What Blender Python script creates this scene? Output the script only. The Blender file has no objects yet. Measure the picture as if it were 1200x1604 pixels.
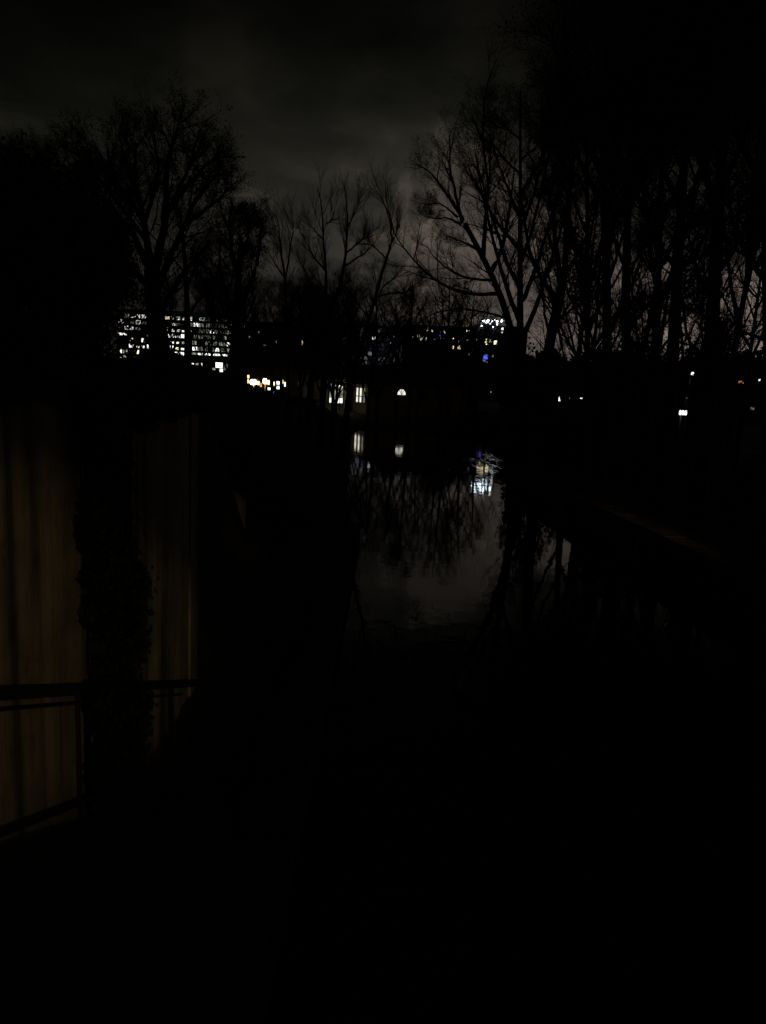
import bpy, bmesh, math, random
import numpy as np
from mathutils import Vector, Matrix

scene = bpy.context.scene
col = scene.collection
R = math.radians

# ------------------------------------------------------------------ camera
CAM_H = 5.0                      # metres above the water (water level is z = 0)
FPX = 1158.0                     # focal length in photo pixels (1200 wide)
PITCH, ROLL = math.atan(191.0 / FPX), R(2.7)
_r0 = Vector((1, 0, 0)); _f = Vector((0, math.cos(PITCH), -math.sin(PITCH)))
_u0 = Vector((0, math.sin(PITCH), math.cos(PITCH)))
_r = _r0 * math.cos(ROLL) + _u0 * math.sin(ROLL)
_u = _u0 * math.cos(ROLL) - _r0 * math.sin(ROLL)
cd = bpy.data.cameras.new('camera'); cam = bpy.data.objects.new('camera', cd); col.objects.link(cam)
cd.sensor_fit = 'HORIZONTAL'; cd.sensor_width = 36.0; cd.lens = 36.0 * FPX / 1200.0
cd.clip_start = 0.05; cd.clip_end = 4000
cam.matrix_world = Matrix(((_r.x, _u.x, -_f.x, 0), (_r.y, _u.y, -_f.y, 0), (_r.z, _u.z, -_f.z, CAM_H), (0, 0, 0, 1)))
scene.camera = cam

def P(x, y, Y):
    """world point that stands Y metres up the stream and is seen at photo pixel (x, y)"""
    d = _f + _r * ((x - 600) / FPX) - _u * ((y - 802) / FPX)
    k = Y / d.y
    return Vector((d.x * k, Y, CAM_H + d.z * k))

# ------------------------------------------------------------------ world: night sky with clouds lit by the city
world = bpy.data.worlds.new('World'); scene.world = world; world.use_nodes = True
nt = world.node_tree; nt.nodes.clear()
def N(tree, typ, **kw):
    n = tree.nodes.new(typ)
    for k, v in kw.items(): setattr(n, k, v)
    return n
def mth(tree, op, a, b=None, c=None, clamp=False):
    n = N(tree, 'ShaderNodeMath', operation=op, use_clamp=clamp)
    for i, v in enumerate((a, b, c)):
        if v is None: continue
        if isinstance(v, (int, float)): n.inputs[i].default_value = v
        else: tree.links.new(v, n.inputs[i])
    return n.outputs[0]
def ramp(tree, fac, stops, interp='EASE'):
    n = N(tree, 'ShaderNodeValToRGB'); n.color_ramp.interpolation = interp
    e = n.color_ramp.elements
    while len(e) < len(stops): e.new(0.5)
    for i, (p, c) in enumerate(stops):
        e[i].position = p; e[i].color = (*c, 1) if len(c) == 3 else c
    tree.links.new(fac, n.inputs[0]); return n.outputs[0]
out = N(nt, 'ShaderNodeOutputWorld'); bg = N(nt, 'ShaderNodeBackground')
tc = N(nt, 'ShaderNodeTexCoord'); sep = N(nt, 'ShaderNodeSeparateXYZ')
nt.links.new(tc.outputs['Generated'], sep.inputs[0])
X_, Y_, Z_ = sep.outputs
zc = mth(nt, 'MAXIMUM', Z_, 0.0)
# glow falling off with elevation (sin of elevation 0..1)
glow = ramp(nt, zc, [(0.0, (.038, .033, .031)), (.10, (.0320, .0285, .0262)), (.18, (.0290, .0268, .0234)), (.26, (.0212, .0202, .0166)),
                     (.33, (.0082, .0080, .0063)), (.40, (.0025, .0025, .0021)), (.50, (.0009, .0010, .0010)), (1.0, (.0009, .0010, .0011))], 'LINEAR')
# the cloud deck, seen in perspective on a plane overhead
den = mth(nt, 'ADD', zc, 0.10)
comb = N(nt, 'ShaderNodeCombineXYZ')
nt.links.new(mth(nt, 'DIVIDE', X_, den), comb.inputs[0]); nt.links.new(mth(nt, 'DIVIDE', Y_, den), comb.inputs[1])
n1 = N(nt, 'ShaderNodeTexNoise'); n1.inputs['Scale'].default_value = 1.9; n1.inputs['Detail'].default_value = 7; n1.inputs['Roughness'].default_value = .52; n1.inputs['Distortion'].default_value = .35
mp = N(nt, 'ShaderNodeMapping'); mp.inputs['Location'].default_value = (3.4, 1.7, 0)
nt.links.new(comb.outputs[0], mp.inputs[0]); nt.links.new(mp.outputs[0], n1.inputs['Vector'])
cl = ramp(nt, n1.outputs['Fac'], [(.32, (.38, .40, .40)), (.46, (.82, .82, .80)), (.55, (1.12, 1.10, 1.08)), (.66, (1.75, 1.60, 1.50))], 'EASE')
az = mth(nt, 'ARCTAN2', X_, Y_)
azr = mth(nt, 'MULTIPLY_ADD', az, 1 / 6.2832, .5)
side = ramp(nt, azr, [(.30, (.25, .26, .24)), (.435, (.36, .37, .34)), (.475, (.85, .85, .82)), (.512, (1.25, 1.24, 1.22)), (.66, (.9, .9, .9)), (.80, (.6, .6, .6))], 'EASE')
# a bank of cumulus over the town to the right, lit pink from below, with a billowing upper edge
n3 = N(nt, 'ShaderNodeTexNoise'); n3.inputs['Scale'].default_value = 7.0; n3.inputs['Detail'].default_value = 6; n3.inputs['Roughness'].default_value = .55; n3.inputs['Distortion'].default_value = .4
nt.links.new(tc.outputs['Generated'], n3.inputs['Vector'])
n4 = N(nt, 'ShaderNodeTexNoise'); n4.inputs['Scale'].default_value = 16.0; n4.inputs['Detail'].default_value = 5
nt.links.new(tc.outputs['Generated'], n4.inputs['Vector'])
jit = mth(nt, 'MULTIPLY', mth(nt, 'SUBTRACT', n3.outputs['Fac'], .5), .22)
def mrange(v, a, b, lo=0., hi=1.):
    n = N(nt, 'ShaderNodeMapRange'); n.interpolation_type = 'SMOOTHSTEP'
    for k, q in zip(('From Min', 'From Max', 'To Min', 'To Max'), (a, b, lo, hi)): n.inputs[k].default_value = q
    nt.links.new(v, n.inputs[0]); return n.outputs[0]
below = mrange(mth(nt, 'ADD', mth(nt, 'ADD', zc, jit), mrange(az, .10, .36, 0, .11)), .300, .270)
right = mrange(mth(nt, 'ADD', az, jit), -.002, .022)
left_off = mrange(az, 1.6, .8)
puff = mrange(n4.outputs['Fac'], .30, .62, .50, 1.0)
low_ = mrange(zc, .30, .05, .8, 1.45)
bank = mth(nt, 'MULTIPLY', mth(nt, 'MULTIPLY', mth(nt, 'MULTIPLY', below, right), mth(nt, 'MULTIPLY', puff, left_off)), mth(nt, 'MULTIPLY', low_, mrange(az, .10, .38, 1.0, 3.2)))
bankc = N(nt, 'ShaderNodeVectorMath', operation='SCALE'); bankc.inputs[0].default_value = (.0460, .0350, .0300); nt.links.new(bank, bankc.inputs['Scale'])
# higher up on the town side the sky is clear and dark
clear = mth(nt, 'SUBTRACT', 1.0, mth(nt, 'MULTIPLY', mrange(zc, .17, .33), mrange(az, .06, .26, 0, .94)))
def vm(a, b, op='MULTIPLY'):
    n = N(nt, 'ShaderNodeVectorMath', operation=op); nt.links.new(a, n.inputs[0])
    if hasattr(b, 'node'): nt.links.new(b, n.inputs[1])
    return n.outputs[0]
skyc = vm(vm(glow, cl), side)
sc = N(nt, 'ShaderNodeVectorMath', operation='SCALE'); nt.links.new(skyc, sc.inputs[0]); nt.links.new(clear, sc.inputs['Scale'])
# last trace of physical sky, sun far under the horizon
st = N(nt, 'ShaderNodeTexSky'); st.sky_type = 'NISHITA'; st.sun_disc = False; st.sun_elevation = R(-12); st.sun_rotation = R(150)
st2 = N(nt, 'ShaderNodeVectorMath', operation='SCALE'); nt.links.new(st.outputs[0], st2.inputs[0]); st2.inputs['Scale'].default_value = .05
nt.links.new(vm(vm(sc.outputs[0], bankc.outputs[0], 'ADD'), st2.outputs[0], 'ADD'), bg.inputs['Color']); bg.inputs['Strength'].default_value = 1.0
nt.links.new(bg.outputs[0], out.inputs[0])

# the warm street lamps of the footbridge behind the viewer, plus an added spot
def spot(name, loc, target, power, size, blend, color, radius):
    l = bpy.data.lights.new(name, 'SPOT'); l.energy = power; l.spot_size = R(size); l.spot_blend = blend; l.color = color; l.shadow_soft_size = radius
    o = bpy.data.objects.new(name, l); col.objects.link(o); o.location = loc
    o.rotation_euler = (Vector(target) - Vector(loc)).to_track_quat('-Z', 'Y').to_euler(); return o
def on_plane_x(px, py, X):
    d = P(px, py, 1) - Vector((0, 0, CAM_H)); return Vector((0, 0, CAM_H)) + d * (X / d.x)
L1 = Vector((3.2, -14.0, 11.0))
e1, e2, e3 = [(on_plane_x(*q, -2.7) - L1).normalized() for q in ((350, 950), (262, 1225), (100, 690))]     # three points on the rim of its light cone
ax = (e2 - e1).cross(e3 - e1).normalized(); ax = -ax if ax.dot(e1) < 0 else ax
spot('warm_spot', L1, L1 + ax, 2050, math.degrees(2 * math.acos(ax.dot(e1))), .80, (1.0, .71, .33), .10)
spot('warm_spot', (4.0, -8.0, 8.4), on_plane_x(380, 835, -3.3), 1500, 4.2, .9, (1.0, .68, .30), .10)  # added narrow spot, stands in for lamp spill on the wing wall end
spot('warm_spot', (10.5, -6.0, 8.0), (8.6, 24.5, 1.0), 1500, 5.5, 1.0, (1.0, .62, .25), .10)

vs = scene.view_settings
vs.view_transform = 'Standard'; vs.look = 'None'; vs.exposure = 0; vs.gamma = 1; vs.use_curve_mapping = False
scene.cycles.use_denoising = True
scene.cycles.max_bounces = 5; scene.cycles.diffuse_bounces = 2; scene.cycles.glossy_bounces = 3
scene.cycles.sample_clamp_indirect = 2.0

# ------------------------------------------------------------------ materials
MATS = {}
def mat(name, c1, c2=None, scale=4.0, rough=.8, bump=0.0, bscale=None, stretch=(1, 1, 1), spec=.3, detail=6):
    if name in MATS: return MATS[name]
    m = bpy.data.materials.new(name); m.use_nodes = True; t = m.node_tree
    b = t.nodes['Principled BSDF']; b.inputs['Roughness'].default_value = rough; b.inputs['Specular IOR Level'].default_value = spec
    tcn = N(t, 'ShaderNodeTexCoord'); mpn = N(t, 'ShaderNodeMapping'); mpn.inputs['Scale'].default_value = stretch
    t.links.new(tcn.outputs['Object'], mpn.inputs[0])
    nz = N(t, 'ShaderNodeTexNoise'); nz.inputs['Scale'].default_value = scale; nz.inputs['Detail'].default_value = detail
    t.links.new(mpn.outputs[0], nz.inputs['Vector'])
    c2 = c2 or tuple(v * .6 for v in c1)
    t.links.new(ramp(t, nz.outputs['Fac'], [(.32, c2), (.68, c1)]), b.inputs['Base Color'])
    if bump:
        n2 = N(t, 'ShaderNodeTexNoise'); n2.inputs['Scale'].default_value = bscale or scale * 4; n2.inputs['Detail'].default_value = 5
        t.links.new(mpn.outputs[0], n2.inputs['Vector'])
        bp = N(t, 'ShaderNodeBump'); bp.inputs['Strength'].default_value = 1; bp.inputs['Distance'].default_value = bump
        t.links.new(n2.outputs['Fac'], bp.inputs['Height']); t.links.new(bp.outputs[0], b.inputs['Normal'])
    MATS[name] = m; return m
def glowmat(name, color, strength, var=.0, scale=1.2):
    """a lit pane, sign or lamp: uneven like a furnished room behind it"""
    if name in MATS: return MATS[name]
    m = bpy.data.materials.new(name); m.use_nodes = True; t = m.node_tree
    b = t.nodes['Principled BSDF']; b.inputs['Base Color'].default_value = (.05, .05, .05, 1); b.inputs['Roughness'].default_value = .2
    b.inputs['Emission Color'].default_value = (*color, 1)
    if var:
        g = N(t, 'ShaderNodeNewGeometry'); nz = N(t, 'ShaderNodeTexNoise'); nz.inputs['Scale'].default_value = scale; nz.inputs['Detail'].default_value = 3
        t.links.new(g.outputs['Position'], nz.inputs['Vector'])
        mr = N(t, 'ShaderNodeMapRange'); mr.inputs['From Min'].default_value = .35; mr.inputs['From Max'].default_value = .65
        mr.inputs['To Min'].default_value = strength * (1 - var); mr.inputs['To Max'].default_value = strength * (1 + var)
        t.links.new(nz.outputs['Fac'], mr.inputs[0]); t.links.new(mr.outputs[0], b.inputs['Emission Strength'])
    else: b.inputs['Emission Strength'].default_value = strength
    MATS[name] = m; return m

M_bark = mat('bark', (.060, .050, .040), (.025, .021, .017), 9, .9, .012, 30, (1, 1, .25))
M_twig = mat('twig', (.045, .035, .026), (.022, .018, .014), 6, .85)
M_leaf = mat('autumn_leaf', (.060, .050, .022), (.030, .032, .014), 2.5, .6)
M_green = mat('evergreen_leaf', (.040, .050, .020), (.018, .026, .010), 3, .5)
M_ivy = mat('ivy_leaf', (.011, .013, .006), (.004, .006, .003), 12, .7, spec=.10)
M_soil = mat('bank_soil', (.050, .048, .030), (.022, .022, .012), .8, .95, .06, 4)
M_path = mat('path_gravel', (.075, .065, .05), (.04, .036, .028), 3, .95, .02, 30)
M_stone = mat('quay_stone', (.24, .21, .17), (.11, .10, .08), 1.6, .85, .02, 9)
M_moss = mat('mossy_concrete', (.040, .040, .026), (.018, .020, .012), 2.2, .95, .02, 12)
M_paint = mat('black_paint', (.012, .012, .012), (.007, .007, .007), 20, .55)
M_render = mat('house_render', (.33, .28, .18), (.20, .17, .11), 1.1, .9, .01, 12)
M_roof = mat('roof_tile', (.075, .040, .028), (.035, .022, .018), 2, .85, .02, 8)
M_facade = mat('facade_panel', (.085, .085, .085), (.05, .05, .05), .3, .8)
M_frame = mat('window_frame', (.05, .05, .05), (.03, .03, .03), 3, .6)
M_metal = mat('grey_metal', (.09, .09, .09), (.05, .05, .05), 5, .5)
M_sill = mat('sill_stone', (.25, .24, .22), (.15, .14, .13), 4, .85)

def concrete_mat():
    m = bpy.data.materials.new('board_marked_concrete'); m.use_nodes = True; t = m.node_tree; b = t.nodes['Principled BSDF']
    b.inputs['Roughness'].default_value = .9; b.inputs['Specular IOR Level'].default_value = .2
    tcn = N(t, 'ShaderNodeTexCoord')
    def noise(scale, st, detail=6, rough=.55):
        mpn = N(t, 'ShaderNodeMapping'); mpn.inputs['Scale'].default_value = st; t.links.new(tcn.outputs['Object'], mpn.inputs[0])
        nz = N(t, 'ShaderNodeTexNoise'); nz.inputs['Scale'].default_value = scale; nz.inputs['Detail'].default_value = detail; nz.inputs['Roughness'].default_value = rough
        t.links.new(mpn.outputs[0], nz.inputs['Vector']); return nz.outputs['Fac']
    base = ramp(t, noise(1.7, (1, 1, 1)), [(.3, (.24, .21, .16)), (.7, (.38, .33, .25))])
    run = ramp(t, noise(1.7, (1, 1, .06), 4), [(.36, (.26, .27, .26)), (.50, (.72, .72, .69)), (.62, (1, 1, 1))])      # rain streaks run down it
    blot = ramp(t, noise(5, (1, 1, .6), 8, .7), [(.30, (.55, .55, .5)), (.5, (1, 1, 1))])
    def mul(a, c):
        n = N(t, 'ShaderNodeMixRGB', blend_type='MULTIPLY'); n.inputs[0].default_value = 1; t.links.new(a, n.inputs[1]); t.links.new(c, n.inputs[2]); return n.outputs[0]
    t.links.new(mul(mul(base, run), blot), b.inputs['Base Color'])
    bp = N(t, 'ShaderNodeBump'); bp.inputs['Distance'].default_value = .004; t.links.new(noise(26, (1, 1, 1), 5), bp.inputs['Height'])
    t.links.new(bp.outputs[0], b.inputs['Normal']); return m
M_conc = concrete_mat()

def water_mat():
    m = bpy.data.materials.new('dark_water'); m.use_nodes = True; t = m.node_tree; b = t.nodes['Principled BSDF']
    b.inputs['Base Color'].default_value = (.006, .007, .005, 1); b.inputs['Roughness'].default_value = .012; b.inputs['IOR'].default_value = 1.23
    tcn = N(t, 'ShaderNodeTexCoord'); mpn = N(t, 'ShaderNodeMapping'); t.links.new(tcn.outputs['Object'], mpn.inputs[0])
    nr = N(t, 'ShaderNodeTexNoise'); nr.inputs['Scale'].default_value = .55; nr.inputs['Detail'].default_value = 4; t.links.new(mpn.outputs[0], nr.inputs['Vector'])
    rr_ = N(t, 'ShaderNodeMapRange'); rr_.inputs['From Min'].default_value = .42; rr_.inputs['From Max'].default_value = .66; rr_.inputs['To Min'].default_value = .012; rr_.inputs['To Max'].default_value = .05
    t.links.new(nr.outputs['Fac'], rr_.inputs[0]); t.links.new(rr_.outputs[0], b.inputs['Roughness'])
    n1 = N(t, 'ShaderNodeTexNoise'); n1.inputs['Scale'].default_value = 1.1; n1.inputs['Detail'].default_value = 3; t.links.new(mpn.outputs[0], n1.inputs['Vector'])
    b1 = N(t, 'ShaderNodeBump'); b1.inputs['Distance'].default_value = .0042; t.links.new(n1.outputs['Fac'], b1.inputs['Height'])
    # an outfall by the right bank stirs the surface into ripples
    vd = N(t, 'ShaderNodeVectorMath', operation='DISTANCE'); vd.inputs[1].default_value = (OUTFALL[0], OUTFALL[1], 0)
    ms = N(t, 'ShaderNodeVectorMath', operation='MULTIPLY'); ms.inputs[1].default_value = (1, .32, 1)
    t.links.new(tcn.outputs['Object'], ms.inputs[0]); vd.inputs[1].default_value = (OUTFALL[0], OUTFALL[1] * .32, 0)
    t.links.new(ms.outputs[0], vd.inputs[0])
    mr = N(t, 'ShaderNodeMapRange'); mr.inputs['From Min'].default_value = 3.0; mr.inputs['From Max'].default_value = .2; t.links.new(vd.outputs['Value'], mr.inputs[0])
    n2 = N(t, 'ShaderNodeTexNoise'); n2.inputs['Scale'].default_value = 2.6; n2.inputs['Detail'].default_value = 3; t.links.new(tcn.outputs['Object'], n2.inputs['Vector'])
    b2 = N(t, 'ShaderNodeBump'); b2.inputs['Distance'].default_value = .09
    m3 = N(t, 'ShaderNodeMapping'); m3.inputs['Scale'].default_value = (2.2, .16, 1); m3.inputs['Rotation'].default_value = (0, 0, R(6)); t.links.new(tcn.outputs['Object'], m3.inputs[0])
    n3 = N(t, 'ShaderNodeTexNoise'); n3.inputs['Scale'].default_value = 1.0; n3.inputs['Detail'].default_value = 2; t.links.new(m3.outputs[0], n3.inputs['Vector'])
    lane = N(t, 'ShaderNodeMapRange'); lane.interpolation_type = 'SMOOTHSTEP'; lane.inputs['From Min'].default_value = .50; lane.inputs['From Max'].default_value = .66; t.links.new(n3.outputs['Fac'], lane.inputs[0])
    t.links.new(mth(t, 'MULTIPLY', n2.outputs['Fac'], mth(t, 'MULTIPLY', mr.outputs[0], lane.outputs[0])), b2.inputs['Height']); t.links.new(b1.outputs[0], b2.inputs['Normal'])
    t.links.new(b2.outputs[0], b.inputs['Normal']); return m
OUTFALL = (P(775, 732, 56).x, 56.0)
M_water = water_mat()

# ------------------------------------------------------------------ mesh helpers
def link(o, parent=None):
    col.objects.link(o)
    if parent is not None: o.parent = parent
    return o
def tag(o, label=None, cat=None, group=None, kind=None):
    if label: o['label'] = label
    if cat: o['category'] = cat
    if group: o['group'] = group
    if kind: o['kind'] = kind
    return o
def empty(name, loc, label, cat, group=None, rz=0):
    o = bpy.data.objects.new(name, None); o.location = loc; o.rotation_euler = (0, 0, rz); o.empty_display_size = .3
    link(o); tag(o, label, cat, group); return o
def np_mesh(name, verts, faces, material, smooth=True):
    """faces: int array (n, k) with k = 3 or 4"""
    me = bpy.data.meshes.new(name); verts = np.asarray(verts, np.float32); faces = np.asarray(faces, np.int32)
    nf, k = faces.shape
    me.vertices.add(len(verts)); me.vertices.foreach_set('co', verts.ravel())
    me.loops.add(nf * k); me.loops.foreach_set('vertex_index', faces.ravel())
    me.polygons.add(nf); me.polygons.foreach_set('loop_start', np.arange(0, nf * k, k, dtype=np.int32))
    me.polygons.foreach_set('use_smooth', np.full(nf, smooth, dtype=bool))
    me.materials.append(material); me.update(calc_edges=True); me.validate(); return me
class MB:
    def __init__(s): s.v = []; s.f = []; s.mi = []
    def box(s, x0, y0, z0, x1, y1, z1, m=0, M=None):
        b = len(s.v); pts = [(x0, y0, z0), (x1, y0, z0), (x1, y1, z0), (x0, y1, z0), (x0, y0, z1), (x1, y0, z1), (x1, y1, z1), (x0, y1, z1)]
        if M is not None: pts = [tuple(M @ Vector(p)) for p in pts]
        s.v += pts
        for f in ((0, 3, 2, 1), (4, 5, 6, 7), (0, 1, 5, 4), (1, 2, 6, 5), (2, 3, 7, 6), (3, 0, 4, 7)): s.f.append(tuple(b + i for i in f)); s.mi.append(m)
        return s
    def poly(s, pts, m=0):
        b = len(s.v); s.v += [tuple(p) for p in pts]; s.f.append(tuple(range(b, b + len(pts)))); s.mi.append(m); return s
    def prism(s, prof, a, b, m=0):
        """profile points (list of 3-tuples) swept from offset a to b"""
        i0 = len(s.v); n = len(prof); a = Vector(a); b = Vector(b)
        s.v += [tuple(Vector(p) + a) for p in prof] + [tuple(Vector(p) + b) for p in prof]
        s.f.append(tuple(i0 + i for i in reversed(range(n)))); s.mi.append(m)
        s.f.append(tuple(i0 + n + i for i in range(n))); s.mi.append(m)
        for i in range(n): s.f.append((i0 + i, i0 + (i + 1) % n, i0 + n + (i + 1) % n, i0 + n + i)); s.mi.append(m)
        return s
    def tube(s, pts, rads, sides=8, m=0):
        i0 = len(s.v); pts = [Vector(p) for p in pts]
        for i, p in enumerate(pts):
            t = (pts[min(i + 1, len(pts) - 1)] - pts[max(i - 1, 0)]).normalized()
            a = t.cross(Vector((0, 0, 1)) if abs(t.z) < .9 else Vector((1, 0, 0))).normalized(); b = t.cross(a)
            for k in range(sides):
                q = 2 * math.pi * k / sides; s.v.append(tuple(p + (a * math.cos(q) + b * math.sin(q)) * rads[i]))
        for i in range(len(pts) - 1):
            for k in range(sides):
                s.f.append((i0 + i * sides + k, i0 + i * sides + (k + 1) % sides, i0 + (i + 1) * sides + (k + 1) % sides, i0 + (i + 1) * sides + k)); s.mi.append(m)
        s.f.append(tuple(i0 + k for k in range(sides))); s.mi.append(m)
        e = i0 + (len(pts) - 1) * sides; s.f.append(tuple(e + k for k in reversed(range(sides)))); s.mi.append(m); return s
    def mesh(s, name, *mats, smooth=False):
        me = bpy.data.meshes.new(name); me.from_pydata(s.v, [], s.f)
        for m in mats: me.materials.append(m)
        me.polygons.foreach_set('material_index', s.mi)
        if smooth: me.polygons.foreach_set('use_smooth', [True] * len(me.polygons))
        bm = bmesh.new(); bm.from_mesh(me); bmesh.ops.recalc_face_normals(bm, faces=bm.faces); bm.to_mesh(me); bm.free(); me.update(); return me
    def build(s, name, mats, parent=None, smooth=False):
        if not isinstance(mats, (list, tuple)): mats = [mats]
        return link(bpy.data.objects.new(name, s.mesh(name, *mats, smooth=smooth)), parent)

# ------------------------------------------------------------------ terrain
WALL_X, WALL_END = -2.7, P(310, 900, 1).y        # placeholder, set below
def y_at(px, py, X):
    """distance up the stream at which the plane x = X is seen at pixel (px, py)"""
    d = _f + _r * ((px - 600) / FPX) - _u * ((py - 802) / FPX); return d.y * X / d.x
WALL_END = y_at(310, 900, WALL_X)
WING_X = -3.3; WING_END = y_at(384, 850, WING_X)
def lerp(x, xs, ys): return float(np.interp(x, xs, ys))
def sstep(x, a, b): t = min(1, max(0, (x - a) / (b - a))); return t * t * (3 - 2 * t)
def _sh(px, py):
    d = P(px, py, 1) - Vector((0, 0, CAM_H)); q = d * (-CAM_H / d.z); return q.y, q.x
_L = sorted([_sh(541, 845), _sh(545, 800), _sh(546, 760), _sh(547, 720), _sh(547, 700), _sh(545, 690)])
def xl(Y): return lerp(Y, [0, 24.5] + [q[0] for q in _L] + [94, 98], [-.75, -.75] + [q[1] for q in _L] + [-3.5, -3])
def xr(Y): return lerp(Y, [0, 45, 60, 72, 90, 97], [9.9, 7.2, 12, 24, 26, 14])
_ka, _kb = on_plane_x(0, 1331, -2.52), on_plane_x(150, 1281, -2.52); _ks = (_kb.z - _ka.z) / (_kb.y - _ka.y)
KERB = lambda Y: max(.46, _ka.z + _ks * (max(Y, .5) - _ka.y))
RAMP = lambda Y: max(.40, KERB(Y) - .30)
def plateau(Y): return lerp(Y, [-20, 20, 27, 33, 40, 70, 85, 105, 130, 200], [4.85, 4.9, 5.7, 5.6, 5.1, 3.85, 3.1, 2.45, 2.0, 1.8])
def ground_h(X, Y):
    if Y > 98: w = 0
    far = lerp(Y, [0, 96, 99, 112, 140, 220, 1200], [.5, .2, .55, .65, 1.4, 1.8, 1.8])
    l, r = xl(Y), xr(Y)
    if Y < 97 and l < X < r: return -1.3
    if X <= l:
        if Y < 24.6:
            if Y < WALL_END: return 4.9 if X < WALL_X - .3 else RAMP(Y)
            if X < -2.95:
                k = sstep(Y, WALL_END, WING_END + 1.5)
                s = sstep(-X, 3.2, 9.5)
                return max(.45, (4.9 * (1 - k) + k * (.45 + 4.4 * s)) if Y < WING_END + 1.5 else .45 + 4.4 * s)
            return .45
        s = sstep(l - X, .2, 6.5); hl = .35 + (plateau(Y) - .35) * s
        return hl if Y < 97 else far + (hl - far) * sstep(-X, 5, 13)
    hr = .9 if X < r + 3.2 else .9 + 1.5 * sstep(X - r, 3.2, 10) + .6 * sstep(X - r, 10, 40)
    if Y > 45: hr = .25 + (hr - .25) * sstep(X - r, 0, 5)
    if Y >= 97: return far
    return hr
xs = np.unique(np.concatenate([np.arange(-14, 28, .5), [-3.05, -2.95, -.76, -.74], np.arange(-40, -14, 2), np.arange(28, 60, 2), [-3000, -1500, -800, -400, -250, -160, -110, -75, -55, 75, 110, 160, 250, 400, 800, 1500, 3000]]))
ys = np.unique(np.concatenate([np.arange(-14, 26, .7), np.arange(26, 112, 1.2), [24.45, 24.65], np.arange(112, 220, 6), [240, 280, 340, 420, 540, 700, 1000, 1600, 2600, 3600], [-22, -40, -80]]))
rng = np.random.default_rng(5)
gv = [(x, y, ground_h(x, y) + (rng.normal(0, .05) if abs(x) < 40 and y < 130 else 0)) for y in ys for x in xs]
nx = len(xs)
gf = [(j * nx + i, j * nx + i + 1, (j + 1) * nx + i + 1, (j + 1) * nx + i) for j in range(len(ys) - 1) for i in range(nx - 1)]
tag(link(bpy.data.objects.new('ground', np_mesh('ground', gv, gf, M_soil))), kind='structure')
wv = [(-60, -14, 0), (60, -14, 0), (60, 99, 0), (-60, 99, 0)]
tag(link(bpy.data.objects.new('water', np_mesh('water', wv, [(0, 1, 2, 3)], M_water, False))), kind='structure')
# towpath on the right bank
pv = []; pf = []
for k, Y in enumerate(np.arange(-12, 60, 1.5)):
    for j, dx in enumerate((.7, 1.5, 2.3, 3.0)): pv.append((xr(Y) + dx, Y, ground_h(xr(Y) + dx, Y) + .09 + .02 * math.sin(k * 1.7 + j)))
for k in range(len(pv) // 4 - 1):
    for j in range(3): pf.append((k * 4 + j, k * 4 + j + 1, k * 4 + 5 + j, k * 4 + 4 + j))
tag(link(bpy.data.objects.new('path', np_mesh('path', pv, pf, M_path))), kind='structure')

# ------------------------------------------------------------------ left retaining wall of board-marked concrete
wall = empty('retaining_wall', (WALL_X, 4, 0), 'tall stained concrete retaining wall lit warm at the left edge', 'wall')
wall_loc = Vector((WALL_X, 4, 0))
def wall_panels():
    """each cast bay is a part; the board marks are real ridges"""
    rr = random.Random(3); Y = -2.0; edges = [-2.0, 1.2, 3.3, y_at(84, 900, WALL_X), y_at(283, 900, WALL_X), y_at(299, 900, WALL_X), WALL_END]
    for k in range(len(edges) - 1):
        a, b = edges[k], edges[k + 1]; prof = []
        y = a + .004; n = max(1, round((b - a) / .30)); w = (b - a - .008) / n
        proud = [0, 0, 0, 0, -.03, .0][k]
        for q in np.linspace(a + .004, b - .004, max(3, int((b - a) / .05))):
            amp = .0035 if k < 3 else .0004; prof.append((proud + amp * math.sin(q * 17.3) + amp * .6 * math.sin(q * 29.1 + 1.3), q, 0))
        prof = [(-.42, a + .004, 0)] + prof + [(-.42, b - .004, 0)]
        pts = [(p[0], p[1] - 4, 0) for p in prof]
        MB().prism(pts, (0, 0, -.6), (0, 0, 4.78)).build('panel', M_conc, wall, False)
wall_panels()
MB().box(-.48, -6, 4.78, .10, WALL_END - 4 + .05, 4.96).build('coping', M_moss, wall)
# wing wall beyond it, its top falling towards the quay
ya = WALL_END - .05; yb = WING_END; zt = lambda Y: lerp(Y, [ya, y_at(338, 739, WING_X), yb], [3.9, P(338, 739, y_at(338, 739, WING_X)).z, P(383, 785, y_at(383, 785, WING_X)).z])
ym = y_at(338, 739, WING_X)
wing = empty('wing_wall', (WING_X, ya, 0), 'low concrete wing wall with sloping top beyond the tall wall', 'wall')
prof = [(0, 0, -.5), (0, yb - ya, -.5), (0, yb - ya, zt(yb)), (0, ym - ya, zt(ym)), (0, 0, zt(ya))]
MB().prism(prof, (-.4, 0, 0), (0, 0, 0)).build('wall_face', M_conc, wing)
prof = [(0, .003, zt(ya) + .003), (0, ym - ya, zt(ym) + .003), (0, yb - ya + .04, zt(yb)), (0, yb - ya + .04, zt(yb) + .10), (0, ym - ya, zt(ym) + .11), (0, .003, zt(ya) + .11)]
MB().prism(prof, (-.46, 0, 0), (.06, 0, 0)).build('coping', M_moss, wing)
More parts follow.
